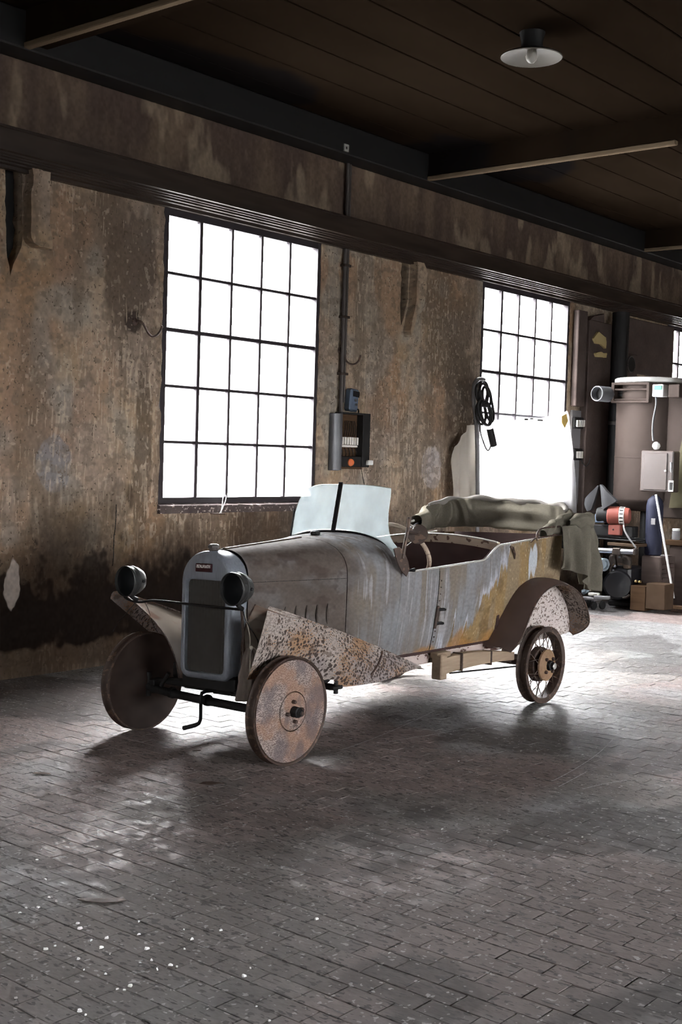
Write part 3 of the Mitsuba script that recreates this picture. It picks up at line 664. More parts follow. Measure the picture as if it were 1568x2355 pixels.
# axles, steering, springs, crank
cadd('front_axle', tube(spline([(4.675, .53, .262), (4.672, .40, .246), (4.665, 0, .244), (4.672, -.40, .250), (4.675, -.53, .262)], 24), .0235, 12), 'black', smooth=50, roll=False)
for y in (-.36, .02, .30): cadd('axle_band', lathe([(.024, -.013), (.030, -.012), (.031, -.010), (.031, .010), (.030, .012), (.024, .013)], 16, (0, 1, 0), (4.668, y, .246)), 'black', roll=False)
for s in (-1, 1):
    cadd('king_pin', cat_(rod((4.675, s * .50, .20), (4.675, s * .50, .335), .014), rod((4.675, s * .50, .265), (4.675, s * .58, .278), .017), tube(np.array([(4.675, s * .49, .225), (4.76, s * .45, .225), (4.80, s * .42, .215)]), .010, 8)), 'black', smooth=40, roll=False)
    cadd('front_spring', tube(spline([(4.66, s * .46, .286), (4.66, s * .25, .322), (4.66, s * .02, .338)], 10), .015, 6), 'black', roll=False)
    cadd('shackle', cat_(box(4.63, 4.70, s * .43 - .02, s * .43 + .02, .27, .31, .006), rod((4.64, s * .36, .28), (4.64, s * .30, .36), .012)), 'black', roll=False)
cadd('tie_rod', tube(spline([(4.78, .42, .214), (4.78, 0, .196), (4.78, -.42, .214)], 12), .0065, 6), 'black', roll=False)
ck = [loc(505, 1588, 1, -.02, False), loc(475, 1589, 1, -.005, False), loc(464, 1594, 1, 0, False), loc(462, 1604, 1, 0, False), loc(461, 1655, 1, 0, False), loc(457, 1664, 1, .01, False), loc(448, 1668, 1, .03, False), loc(421, 1675, 1, .085, False)]
cadd('starting_crank', tube(np.array(ck), [.010, .010, .0095, .0095, .0095, .010, .0115, .012], 10), 'black', smooth=60, roll=False, label='black bent starting crank')
cadd('rear_axle', cat_(rod((7.10, -.58, .2535), (7.10, .58, .2535), .028), lathe([(0, -.11), (.06, -.10), (.10, -.04), (.10, .04), (.06, .10), (0, .11)], 20, (0, 1, 0), (7.10, 0, .26))), 'dark_rust', smooth=40, roll=False)
for s in (-1, 1):
    sp = spline([(6.12, s * .505, .342), (6.35, s * .508, .352), (6.62, s * .515, .345), (6.86, s * .525, .325)], 24)
    hh = np.interp(np.linspace(0, 1, 24), [0, .3, 1], [.048, .046, .026])
    L = np.array([[p + [0, a * .028, b * h] for a, b in ((-1, -1), (1, -1), (1, 1), (-1, 1), (-1, -1))] for p, h in zip(sp, hh)])
    key = cadd('rear_spring', cat_(grid(L, flip=True)), 'spring_wood', roll=False, label='wood-wrapped rear leaf spring')
    cadd('spring_shoe', cat_(box(6.06, 6.125, s * .50 - .036, s * .50 + .036, .262, .412, .006), box(6.06, 6.20, s * .48 - .03, s * .48 + .03, .385, .42, .005)), 'spring_wood', key, roll=False)
    cadd('spring_tail', tube(np.array([(6.84, s * .525, .325), (6.97, s * .535, .305), (7.10, s * .54, .285)]), .017, 8), 'dark_rust', key, roll=False)
    for x in (6.27, 6.60, 6.83): cadd('spring_clip', box(x - .007, x + .007, s * .512 - .036, s * .512 + .036, .295 if x < 6.8 else .285, .405 if x < 6.5 else .385, .003), 'dark_rust', key, roll=False)
    cadd('brake_rod', rod((6.25, s * .47, .275), (7.05, s * .50, .235), .005), 'black', roll=False)
cadd('step_bracket', cat_(box(4.98, 5.06, -.60, -.40, .325, .345, .004), rod((5.03, -.575, .30), (5.03, -.575, .37), .012)), 'black', roll=True)

# front wings: hollow cones running back to a point
def wing(s):
    F, Tt = np.array([4.47, .500, .812]), np.array([5.77, .618, .352])
    U = np.linspace(0, 1, 44) ** 1.05; rows_o, rows_i = [], []
    Lp = spline([(4.475, .455, .43), (4.80, .475, .395), (4.98, .555, .378), (5.10, .605, .372), (5.35, .625, .366), (5.60, .625, .372), (5.775, .618, .352)], 60)
    if s > 0: Lp = spline([(4.47, .60, .775), (4.70, .625, .62), (4.95, .63, .45), (5.10, .625, .38), (5.35, .625, .366), (5.60, .625, .372), (5.775, .618, .352)], 60)
    fe = spline([(4.47, .50, .812), (4.52, .41, .735), (4.59, .30, .60), (4.64, .255, .46), (4.67, .245, .33)], 20)
    me = spline([(5.10, .552, .592), (5.10, .49, .545), (5.10, .42, .49), (5.10, .375, .44), (5.10, .36, .38)], 20)
    te = spline([(5.77, .618, .352), (5.76, .58, .353), (5.75, .53, .354), (5.74, .49, .355), (5.73, .46, .356)], 20)
    V = np.linspace(0, 1, 20)
    for u in U:
        R = F + (Tt - F) * u + np.array([0, 0, .022]) * math.sin(math.pi * min(1, u)) ; Lo = np.array([np.interp(u, np.linspace(0, 1, 60), Lp[:, k]) for k in range(3)])
        Mid = (R + Lo) / 2 + np.array([.0, .050 * (1 - u) + .02 * (1 - u) * (u > -1), .035 * (1 - u)])
        if s > 0: Mid = (R + Lo) / 2 + np.array([0, .05, .05]) * (1 - u)
        else: R = R + np.array([.10 * (1 - u) ** 3, 0, -.02 * (1 - u) ** 3])
        rows_o.append((1 - V)[:, None] ** 2 * R + 2 * (V * (1 - V))[:, None] * Mid + V[:, None] ** 2 * Lo)
        a, b = (1 - u) * (1 - 2 * u), 4 * u * (1 - u); c = u * (2 * u - 1)
        Q = a * fe + b * me + c * te; Q[0] = R if u > .2 or s > 0 else Q[0]; Q[1] = (Q[0] + Q[2]) / 2 if u > .02 else Q[1]
        rows_i.append(Q)
    O, I = np.array(rows_o), np.array(rows_i)
    g1 = np.random.default_rng(3); n = meshkit.fbm(O * 9, 3, 2)[..., None] - .5; O = O + n * np.array([0, .010, .004])
    def fix(q): 
        q = q.copy(); v = q.vertices; v[:, 1] *= s; 
        if s < 0: q.faces = q.faces[:, ::-1]
        return q
    key = cadd('front_wing', fix(sheet(O, .002, flip=False)), 'wing_rust', smooth=40, label='pitted cone-shaped front wing')
    cadd('wing_apron', fix(sheet(I, .002, flip=True)), 'apron_paint', key, smooth=40)
    cadd('wing_edge', fix(tube(O[::2, 0] + [0, 0, .002], .0055, 8)), 'wing_rust', key, smooth=50)
    cadd('wing_edge', fix(tube(I[0] + 0, .004, 6)), 'dark_rust', key, smooth=50)
    k = (U > .40) & (U < .93); E = O[k, -1]; dz = np.interp(U[k], [.4, .45, .7, .93], [.012, .040, .034, .004])
    cadd('wing_flange', fix(sheet(np.stack([E, E - np.c_[0 * dz, -.002 + 0 * dz, dz]], 1), .003)), 'wing_rust', key)
    a, b = O[np.argmin(abs(U - .72)), 2], O[np.argmin(abs(U - .62)), -2]
    cadd('wing_crease', fix(tube(spline([a, (a + b) / 2 + [.015, .008, .006], b], 8) + [0, .002, 0], .006, 6)), 'dark_rust', key, smooth=50)
    c = O[np.argmin(abs(U - .745)), 3]
    cadd('wing_bolt', fix(lathe([(0, .008), (.007, .007), (.009, 0)], 10, (0, 1, .4), c)), 'bare_metal', key)
scene['apron_paint'] = df(proc(lambda p, n, uv: mix(mix((.200, .168, .142), (.294, .257, .215), fbm(p.x * 6, p.y * 6, p.z * 6, 3)), (.17, .11, .085), th(fbm(p.x * 4, p.y * 9, p.z * 9, 3), .58, .08))))
for s in (-1, 1): wing(s)
# rear wings
op = spline([(6.655, .395), (6.732, .52), (6.829, .65), (6.931, .74), (7.05, .785), (7.178, .797), (7.355, .762), (7.505, .665), (7.585, .540), (7.605, .46), (7.60, .41)], 54)
def rear_wing(s):
    V = np.linspace(0, 1, 14); P = []
    for k, (x, z) in enumerate(op):
        u = k / (len(op) - 1); yi, yo = .440, .694
        if u > .86: yo = .694 - .13 * ((u - .86) / .14) ** 2; 
        if u < .10: yo = .694 - .05 * (1 - u / .10) ** 2
        y = yi + (yo - yi) * V
        P.append(np.c_[np.full(14, x), y, z + .020 * np.sin(V * math.pi) * (1 - abs(u - .5)) - .012 * V ** 8])
    P = np.array(P)
    f = (lambda q: q) if s > 0 else mirror
    q1 = sheet(P, .002, flip=True)
    # the outer skin is dark maroon, the mud-splashed underside a part of its own
    Qn = P.copy(); du, dv = np.gradient(Qn, axis=0), np.gradient(Qn, axis=1); nn = nrm(np.cross(du, dv))
    key = cadd('rear_wing', f(q1), 'wing_brown', smooth=40, roll=False, label='dark maroon rear wing')
    cadd('wing_underside', f(grid(P - nn * .0035, flip=True)), 'wing_rust', key, smooth=40, roll=False, label='mud-speckled underside')
    cadd('wing_edge', f(tube(P[:, -1], .005, 8)), 'dark_rust', key, smooth=50, roll=False)
    s2 = Polygon([(x, z) for x, z in op] + [(7.5, .40), (6.7, .38)]).buffer(-.004)
    cadd('wheel_well', f(prism(s2, .003, 'xz', .533)), 'mud_splash', key, roll=False, label='pale mud-splashed wheel well panel')
scene['wing_brown'] = pr(proc(lambda p, n, uv: mix((.055, .034, .030), (.095, .062, .052), fbm(p.x * 8, p.y * 8, p.z * 8, 3))), .55, 0, .4)
scene['mud_splash'] = pr(proc(lambda p, n, uv: mix((.46, .41, .385), (.13, .095, .08), th(fbm(p.x * 70, p.y * 70, p.z * 70, 3), .585, .04))), .85, 0, .2)
for s in (-1, 1): rear_wing(s)

# lamps on a cross rod
def lamp(s):
    o, ax = np.array([4.415, s * .402, .888]), (-1, 0, 0)
    body = [(.0815, .000), (.084, .004), (.085, .010), (.084, .016), (.0805, .018), (.0805, -.018), (.0835, -.022), (.0835, -.030), (.080, -.034), (.075, -.055), (.060, -.085), (.036, -.104), (.012, -.110), (0, -.111)]
    key = cadd('headlamp', lathe(body, 48, ax, o), 'lamp_paint', smooth=35, label='empty round headlamp')
    cadd('reflector', lathe([(.0815, .0), (.078, -.004), (.076, -.03), (.066, -.062), (.044, -.088), (.018, -.098), (0, -.099)], 40, ax, o), 'lamp_inside', key, smooth=60, label='dark empty bowl')
    cadd('lamp_screw', cat_(rod(o + [.045, -.086, 0], o + [.045, -.066, 0], .008), rod(o + [.03, -.082, .012], o + [.03, -.07, .012], .005)), 'black', key)
    cadd('lamp_fork', tube(np.array([o + [.03, s * .0, -.080], o + [.045, s * 0, -.094], o + [.07, s * -.006, -.105]]), [.012, .011, .012], 8), 'black', key, smooth=40)
scene['lamp_paint'] = pr(proc(lambda p, n, uv: mix((.022, .023, .024), (.065, .065, .063), fbm(p.x * 20, p.y * 20, p.z * 20, 3))), .38, .4, .5)
scene['lamp_inside'] = pr((.014, .015, .016), .6, 0, .2)
for s in (-1, 1): lamp(s)
br = spline([(4.50, .52, .790), (4.49, .44, .772), (4.485, .36, .772), (4.485, .29, .783), (4.49, 0, .782), (4.488, -.25, .779), (4.485, -.40, .778)], 40)
cadd('lamp_rod', tube(br, .0068, 8), 'black', smooth=60, label='bent rod carrying the headlamps')
for s in (-1,):
    cadd('lamp_stay', cat_(rod((4.49, s * .39, .778), (4.60, s * .33, .33), .0065), rod((4.495, s * .378, .778), (4.61, s * .315, .40), .004)), 'dark_rust')
cadd('lamp_cable', tube(spline([(4.50, .405, .79), (4.46, .44, .72), (4.44, .49, .66), (4.43, .53, .60)], 16), .0022, 5), 'black')
cadd('lamp_cable', tube(spline([(4.50, .39, .79), (4.54, .37, .73), (4.56, .36, .66), (4.58, .33, .60)], 16), .0015, 5), 'black')
cadd('lamp_cable', tube(spline([(4.49, -.40, .77), (4.50, -.43, .70), (4.53, -.455, .64), (4.56, -.455, .55)], 16), .0025, 5), 'black')

# folded canvas hood round the rear of the tub
path = spline([(7.10, .455, 1.118), (7.28, .475, 1.150), (7.46, .475, 1.178), (7.60, .40, 1.192), (7.665, .20, 1.196), (7.675, -.05, 1.192), (7.67, -.28, 1.186), (7.62, -.44, 1.178), (7.50, -.515, 1.165), (7.36, -.520, 1.140), (7.24, -.515, 1.105)], 170)
n1 = len(path); tg = nrm(np.gradient(path, axis=0)); sd = nrm(np.cross(tg, [0, 0, 1.0]))     # sd: outward or inward side
u = np.linspace(0, 1, n1); hz = np.interp(u, [0, .12, .3, .5, .72, .80, .88, 1], [.058, .085, .105, .105, .098, .075, .05, .026]); wd = np.interp(u, [0, .06, .14, .3, .5, .75, .9, 1], [.050, .048, .034, .026, .026, .030, .036, .026])
aa = np.linspace(0, 2 * math.pi, 49)[:-1]
def bundle(k=1.0):
    e = .75; ca, sa = np.sign(np.cos(aa)) * abs(np.cos(aa)) ** e, np.sign(np.sin(aa)) * abs(np.sin(aa)) ** e
    P = path[:, None] + sd[:, None] * (wd[:, None] * ca)[..., None] * k + np.array([0, 0, 1.0]) * (hz[:, None] * sa)[..., None] * k
    L = u[:, None] * 3.4; q = sa[None] + 0 * L
    gather = np.exp(-((u[:, None] - .19) / .12) ** 2); drape = np.exp(-((u[:, None] - .53) / .20) ** 2); bunch = np.exp(-((u[:, None] - .86) / .11) ** 2)
    side = np.where(ca[None] * (1 if True else 0) >= 0, 1.0, -1.0)
    wave = .030 * gather * np.sin(L * 27 + 2.6 * np.sin(L * 5 + 1.3 * q) + .8 * q) + .016 * drape * np.sin(q * 5.2 + 1.6 * np.sin(L * 2.6) + L * .8) + .015 * bunch * np.sin(L * 33 + 2 * q)
    sway = (.022 * np.sin(L * 6.1 + 1.0) + .014 * np.sin(L * 11.3) * (1 - drape * .6) + .020 * drape * np.sin(L * 3 + q * 1.5)) * (.4 + .6 * (q + 1) / 2)
    fold = wave * (abs(ca[None]) > .2)
    P = P + sd[:, None] * sway[..., None]
    nz = meshkit.fbm(P * 11, 3, 7) - .5
    rad = np.stack([sd[:, None, 0] * ca, sd[:, None, 1] * ca, np.broadcast_to(sa, (n1, 48))], -1)
    return P + rad * (fold * side * 0 + .022 * nz)[..., None] * k + sd[:, None] * fold[..., None]
HD = cadd('canvas_hood', grid(bundle(), close_v=True, flip=True), 'canvas', smooth=60, roll=False, label='folded grey-green canvas hood')
cadd('hood_lining_end', grid(bundle(.93)[:30], close_v=True, flip=False), 'canvas', HD, smooth=60, roll=False)
q = path[:12].copy(); cadd('hood_bow', tube(np.array([path[8] + [0, -.01, .0], path[0] + [-.02, -.03, -.008], path[0] + [-.26, -.13, -.03]]), .012, 8), 'black', HD, roll=False, label='dark hood bow')
hem = path + np.c_[0 * u, 0 * u, hz + .004]; k2 = (u > .12) & (u < .80)
cadd('hood_hem', tube(hem[k2] + sd[k2] * (.012 * np.sin(u[k2] * 40))[:, None] + np.c_[0 * u[k2], 0 * u[k2], .006 * np.sin(u[k2] * 55)], .016 + .006 * np.sin(u[k2] * 37), 10), 'canvas_pale', HD, smooth=60, roll=False, label='paler rolled hem')
scene['canvas_pale'] = df(proc(lambda p, n, uv: mix((.16, .15, .135), (.235, .22, .20), fbm(p.x * 9, p.y * 9, p.z * 9, 3))))
# side flap hanging over the near rear corner
top = spline([(7.39, -.565, 1.150), (7.50, -.610, 1.160), (7.62, -.640, 1.165), (7.74, -.625, 1.160), (7.82, -.52, 1.155), (7.82, -.38, 1.15)], 70)
bot = spline([(7.325, -.585, .870), (7.42, -.63, .860), (7.53, -.67, .80), (7.65, -.675, .715), (7.75, -.62, .70), (7.80, -.48, .73)], 70)
vv = np.linspace(0, 1, 40); P = top[:, None] * (1 - vv)[None, :, None] + bot[:, None] * vv[None, :, None]
uu = np.linspace(0, 1, 70)[:, None]; nn = nrm(np.cross(np.gradient(P, axis=1), np.gradient(P, axis=0)))
amp = .030 * np.sin(uu * 19 + vv * 1.6 + 1.3 * np.sin(vv * 3)) * (.25 + vv) + .015 * np.sin(uu * 41 - vv * 6) * (.3 + vv) + .03 * (meshkit.fbm(P * 8, 3, 9) - .5) + .025 * np.sin(vv * math.pi)
P = P - nn * amp[..., None] * np.sign(nn[35, 20] @ np.array([0, 1.0, 0]))
cadd('hood_flap', sheet(P, .004), 'canvas', HD, smooth=60, roll=False, label='canvas flap hanging over the rear corner')
pp = spline([(7.47, -.575, 1.175), (7.58, -.615, 1.185), (7.68, -.605, 1.175), (7.76, -.52, 1.16), (7.79, -.42, 1.165)], 50); t2 = nrm(np.gradient(pp, axis=0)); s2 = nrm(np.cross(t2, [0, 0, 1.0])); rr = np.interp(np.linspace(0, 1, 50), [0, .15, .5, .85, 1], [.02, .05, .062, .055, .03])
Q = pp[:, None] + s2[:, None] * (rr[:, None] * np.cos(aa))[..., None] * .8 + np.array([0, 0, 1.0]) * (rr[:, None] * np.sin(aa))[..., None]
Q = Q + (Q - pp[:, None]) * (.55 * (meshkit.fbm(Q * 14, 3, 4) - .5) + .12 * np.sin(np.linspace(0, 1, 50)[:, None] * 22 + aa * 2))[..., None]
cadd('hood_knot', grid(Q, close_v=True, flip=True), 'canvas', HD, smooth=60, roll=False)
ir = lambda px, py, y=-.545: loc(px, py, 1, y, False)
cadd('hood_iron', tube(spline([ir(1235, 1243), ir(1235, 1228), ir(1240, 1219), ir(1252, 1214), ir(1285, 1211), ir(1322, 1206)], 40), .0062, 8), 'dark_rust', HD, smooth=60, roll=False, label='bent iron of the hood')
cadd('hood_iron', cat_(tube(spline([ir(1238, 1237), ir(1270, 1232), ir(1306, 1227)], 12), .0062, 8), rod(ir(1300, 1226), ir(1318, 1218), .010), tube(np.array([ir(1220, 1247), ir(1228, 1240), ir(1236, 1236)]), .005, 6)), 'dark_rust', HD, smooth=60, roll=False)
# rag tied beside the radiator
RG = thing('tied_rag', 'brown rag tied up with pale string between the radiator and the near front wing', 'rag')
rg = lambda px, py, y=-.40: at(px, py, 1, y + YC)
sp = np.array([rg(573, 1490), rg(571, 1515), rg(567, 1550), rg(563, 1590), rg(560, 1612)])
cl = spline(sp, 30); rr = np.interp(np.linspace(0, 1, 30), [0, .15, .6, 1], [.012, .026, .036, .042])
tg2 = nrm(np.gradient(cl, axis=0)); 
Q = cl[:, None] + np.array([.65, -.75, 0]) * (rr[:, None] * np.cos(aa))[..., None] + np.array([.75, .65, 0]) * (.45 * rr[:, None] * np.sin(aa))[..., None]
Q = Q + (Q - cl[:, None]) * (.16 * np.sin(aa * 7) + .4 * (meshkit.fbm(Q * 20, 3, 3) - .5))[..., None]
add('cloth', grid(Q, close_v=True, flip=True), 'rag_cloth', RG, smooth=60)
scene['rag_cloth'] = pr(proc(lambda p, n, uv: mix((.10, .078, .066), (.20, .16, .14), fbm(p.x * 40, p.y * 40, p.z * 12, 3))), .95, 0, .1)
scene['string'] = pr((.50, .46, .40), .9, 0, .1)
add('string', cat_(tube(spline([rg(566, 1400), rg(567, 1430), rg(573, 1455), rg(574, 1488)], 24), .0028, 6), tube(spline([rg(574, 1488), rg(567, 1497), rg(565, 1520), rg(564, 1545)], 20) + [0, -.03, 0], .0026, 6), tube(spline([rg(574, 1488), rg(581, 1498), rg(584, 1512), rg(581, 1535)], 20) + [0, -.03, 0], .0026, 6), lathe([(0, .012), (.009, .006), (.010, 0), (.008, -.008), (0, -.012)], 10, (0, 0, 1), rg(574, 1489) + [0, -.012, 0])), 'string', RG, smooth=50)
# ------------------------------------------------------------------ things on the window wall
scene['grey_paint'] = pr(proc(lambda p, n, uv: mix((.05, .053, .058), (.09, .092, .098), fbm(p.x * 9, p.y * 9, p.z * 9, 3))), .5, 0, .4)
scene['brown_board'] = df(proc(lambda p, n, uv: mix((.085, .05, .032), (.16, .10, .06), fbm(p.x * 7, p.y * 7, p.z * 30, 3)) * .6))
scene['porcelain'] = pr((.62, .60, .56), .3, 0, .5)
scene['orange_plastic'] = pr((.55, .13, .035), .45, 0, .45)
scene['green_plastic'] = pr((.03, .16, .10), .4, 0, .4)
scene['white_plastic'] = pr((.60, .61, .60), .45, 0, .45)
scene['blue_plastic'] = pr((.08, .11, .16), .45, 0, .45)
scene['pipe_iron'] = pr(proc(lambda p, n, uv: mix((.045, .038, .036), (.085, .075, .07), fbm(p.x * 20, p.y * 20, p.z * 3, 3))), .5, .3, .4)
CP = thing('conduit_pipe', 'dark twin conduit pipe running down the wall to the open fuse box', 'pipe')
add('pipe', cat_(rod((8.45, 6.995, 1.96), (8.45, 6.995, 3.405), .018), rod((8.45, 6.995, 3.66), (8.45, 6.995, 4.148), .018)), 'pipe_iron', CP, smooth=40)
add('pipe', cat_(rod((8.492, 7.0, 2.06), (8.492, 7.0, 3.405), .012), rod((8.492, 7.0, 3.66), (8.492, 7.0, 4.148), .012)), 'pipe_iron', CP, smooth=40)
for z in (2.30, 2.80, 3.25): add('clip', box(8.42, 8.515, 6.972, 7.029, z, z + .022, .003), 'dark_steel', CP)
FB = thing('fuse_box', 'open black fuse box with a row of white fuses on the wall', 'fuse box')
add('back_board', box(8.40, 8.79, 7.0, 7.032, 1.47, 1.965, .003), 'brown_board', FB)
add('cover', cat_(rod((8.375, 6.965, 1.46), (8.375, 6.965, 1.955), .045, 16), box(8.335, 8.42, 6.965, 7.03, 1.455, 1.96, .006)), 'grey_paint', FB, smooth=30, label='rounded grey cable cover')
add('casing', cat_(box(8.69, 8.795, 6.925, 7.03, 1.49, 1.972, .005), box(8.40, 8.79, 6.93, 7.02, 1.955, 1.972, .004), box(8.42, 8.69, 6.935, 7.03, 1.49, 1.585, .006)), 'black', FB)
for i in range(7):
    x = 8.455 + i * .034; fz = 1.72
    add('fuse', cat_(rod((x, 6.965, fz - .034), (x, 6.965, fz + .034), .0105, 10), box(x - .006, x + .006, 6.965, 7.0, fz - .03, fz + .03, .003)), 'porcelain', FB, smooth=30, label='white porcelain fuse')
add('fuse_rail', box(8.44, 8.69, 6.985, 7.0, fz - .055, fz - .037, .002), 'porcelain', FB)
for i in range(6):
    x = 8.50 + i * .03; add('wire', tube(spline([(x, 6.99, 1.765), (x + .004, 6.985, 1.83), (x - .004 * (i - 2), 6.99, 1.90)], 10), .004, 5), 'black', FB)
for i in range(5):
    x = 8.46 + i * .05; add('wire', tube(spline([(x, 6.99, 1.66), (x + .012, 6.98, 1.62), (x + .02, 6.99, 1.585)], 8), .004, 5), 'black', FB)
add('dial', lathe([(0, .020), (.018, .02), (.030, .014), (.034, 0)], 24, (-.3, -1, 0), (8.53, 6.93, 1.53)), 'orange_plastic', FB, smooth=30, label='round orange knob')
add('switch', box(8.735, 8.81, 6.89, 6.925, 1.51, 1.555, .006), 'white_plastic', FB, label='small white switch')
add('loose_wire', tube(spline([(8.70, 6.95, 1.49), (8.76, 6.97, 1.40), (8.85, 6.99, 1.22), (8.93, 7.0, 1.05)], 16), .003, 5), 'black', FB)
MT = thing('electricity_meter', 'small blue-grey electricity meter mounted above the fuse box', 'meter')
add('case', rot(box(8.535, 8.655, 6.955, 7.03, 1.985, 2.185, .014), .10, (0, 1, 0), (8.6, 7, 2.08)), 'blue_plastic', MT)
add('window', rot(box(8.56, 8.645, 6.945, 6.957, 2.115, 2.165, .003), .10, (0, 1, 0), (8.6, 7, 2.08)), 'black_gloss', MT)
for z in (2.085, 2.045): add('button', lathe([(0, .008), (.012, .007), (.014, 0)], 12, (0, -1, 0), (8.61 - (z - 2.06) * .2, 6.955, z)), 'grey_paint', MT)
add('lead', tube(spline([(8.63, 6.985, 2.0), (8.665, 6.97, 2.005), (8.68, 6.98, 1.975)], 8), .006, 6), 'black', MT)
def hook(pts, lab):
    P = np.array([at(px, py, 1, y) for px, py, y in pts])
    add('wall_hook', cat_(tube(spline(P, 30), .008, 8), lathe([(0, .012), (.022, .010), (.03, 0)], 14, (0, -1, 0), [P[0][0], WY - .001, P[0][2]])), 'dark_rust', smooth=50, label=lab, cat='hook')
hook([(312, 740, 7.02), (326, 741, 6.99), (336, 758, 6.97), (348, 773, 6.96), (361, 770, 6.95), (373, 749, 6.93)], 'bent iron hook in the wall left of the large window')
hook([(783, 806, 7.02), (790, 815, 6.99), (798, 832, 6.97), (811, 838, 6.96), (822, 833, 6.95), (829, 817, 6.93)], 'bent iron hook in the wall beside the conduit pipe')
WH = thing('wire_handle', 'thin pale wire loop with a crossbar hanging below the large window', 'wire')
w = lambda px, py, y=6.975: at(px, py, 1, y)
add('loop', tube(spline([w(505, 1181), w(511, 1160), w(514, 1142), w(518, 1138), w(520, 1144), w(514, 1164), w(508, 1181)], 30), .0035, 6), 'bare_metal', WH, smooth=50)
add('crossbar', rod(w(485, 1181), w(517, 1182), .005), 'dark_rust', WH)
add('crack', tube(spline([w(267, 1160, 7.031), w(266, 1195, 7.031), w(264, 1220, 7.031), w(262, 1235, 7.031), w(261, 1268, 7.031), w(258, 1302, 7.031)], 30), .004, 5), 'black', 'wall_left', label='thin black crack')

# cloths and gear at the second window
scene['film'] = {'type': 'principledthin', 'base_color': rgb((.90, .91, .93)), 'roughness': .6, 'diff_trans': 1.25, 'spec_trans': 0.0}
scene['coat_cloth'] = {'type': 'principledthin', 'base_color': rgb((.52, .48, .42)), 'roughness': .9, 'diff_trans': .7, 'spec_trans': 0.0}
def hanging(outline, y, fold, seed, step=.02):
    """a cloth cut to an outline in (x, z), with vertical folds in depth"""
    s = Polygon(outline).buffer(0); x0, z0, x1, z1 = s.bounds
    vv, ff = trimesh.creation.triangulate_polygon(s.segmentize(step), engine='earcut')
    q = trimesh.Trimesh(np.c_[vv, np.zeros(len(vv))], ff, process=True)
    q = q.subdivide_to_size(step * 1.6) if hasattr(q, 'subdivide_to_size') else q
    v = q.vertices; d = fold * (np.sin(v[:, 0] * 19 + 2.2 * np.sin(v[:, 1] * 3 + seed)) + .6 * np.sin(v[:, 0] * 41 + v[:, 1] * 4)) + fold * 2.5 * (meshkit.fbm(np.c_[v[:, 0] * 3, v[:, 1] * 2, v[:, 0] * 0 + seed], 3) - .5)
    return trimesh.Trimesh(np.c_[v[:, 0], y + d, v[:, 1]], q.faces, process=False)
def outl(px, y): return [tuple(at(a, b, 1, y)[[0, 2]]) for a, b in px]
CS = thing('window_sheet', 'white translucent sheet taped over the lower half of the second window', 'sheet')
add('film', hanging(outl([(1099, 1175), (1099, 1030), (1141, 966), (1160, 965), (1190, 967), (1215, 960), (1245, 962), (1270, 954), (1290, 953), (1303, 945), (1309, 962), (1316, 1010), (1321, 1060), (1325, 1110), (1327, 1180)], 6.975), 6.975, .008, 1), 'film', CS, smooth=True)
for i, (a, b, c, d) in enumerate(((1206, 962, 1214, 967), (1236, 964, 1248, 969), (1219, 961, 1226, 965))):
    A, B = at(a, b, 1, 6.955), at(c, d, 1, 6.955); add('clip', box(A[0], B[0], 6.953, 6.962, B[2], A[2], .002), 'grey_paint', CS, label='small grey clip')
A = outl([(1291, 957), (1302, 951), (1306, 968), (1298, 985), (1291, 972)], 6.958); add('tape', prism(Polygon(A), .003, 'xz', 6.955), 'yellow_tape', CS, label='yellow tape')
scene['yellow_tape'] = pr((.62, .45, .12), .5, 0, .4)
add('white_coat', hanging(outl([(1034, 1190), (1035, 1120), (1038, 1065), (1045, 1028), (1056, 1006), (1068, 992), (1074, 979), (1090, 977), (1098, 990), (1099, 1060), (1099, 1190)], 6.945), 6.945, .022, 5), 'coat_cloth', smooth=True, label='whitish work coat hanging on the wall left of the second window', cat='coat')
HP = thing('hose_pipe', 'grey hose pipe with a bent top standing beside the hanging coat', 'hose')
g_ = lambda px, py, y=6.865: at(px, py, 1, y)
add('pipe', tube(spline([[g_(1098, 1190)[0], 6.865, 0.0], g_(1098, 1190), g_(1098, 1100), g_(1097, 1020), g_(1095, 975), g_(1090, 930), g_(1089, 895), g_(1093, 878), g_(1103, 872), g_(1113, 874)], 60), .021, 12), 'grey_hose', HP, smooth=60)
add('band', tube(np.array([g_(1093, 966), g_(1097, 967)]) , .026, 12), 'black', HP)
scene['grey_hose'] = pr((.15, .148, .152), .5, 0, .4)
CB = thing('cable_coil', 'coil of black cables hanging from a hook in front of the second window', 'cable')
for i, (cx, cy, rx, ry, t) in enumerate(((1108, 905, 13, 27, .1), (1111, 903, 10, 24, -.1), (1116, 907, 12, 25, .25), (1106, 950, 11, 26, .05), (1113, 948, 13, 30, .2), (1118, 950, 12, 28, .15), (1122, 930, 10, 40, .2))):
    tt = np.linspace(0, 2 * math.pi, 41)[:-1]
    P = np.array([g_(cx + rx * math.cos(a) * math.cos(t) + ry * math.sin(a) * math.sin(t), cy + ry * math.sin(a), 6.80 + .012 * math.sin(3 * a + i) - .008 * (i % 3)) for a in tt])
    add('loop', tube(P, .014, 8, closed=True), 'black', CB, smooth=60)
add('cuff', tube(np.array([g_(1101, 929, 6.80), g_(1119, 931, 6.80)]), .030, 10), 'black', CB, smooth=40)
a, b = g_(1126, 985, 6.80), g_(1135, 1025, 6.80)
add('grip', tube(np.array([a, b]), .036, 12), 'black', CB, smooth=40, label='black tool handle at the cable end')
add('tail', tube(spline([g_(1104, 975, 6.8), g_(1106, 1000, 6.8), g_(1112, 1018, 6.8), g_(1120, 1035, 6.8), g_(1128, 1026, 6.8)], 20), .007, 6), 'black', CB)
add('hook', tube(spline([g_(1117, 880), g_(1122, 874), g_(1126, 866)], 8), .004, 6), 'dark_rust', CB)

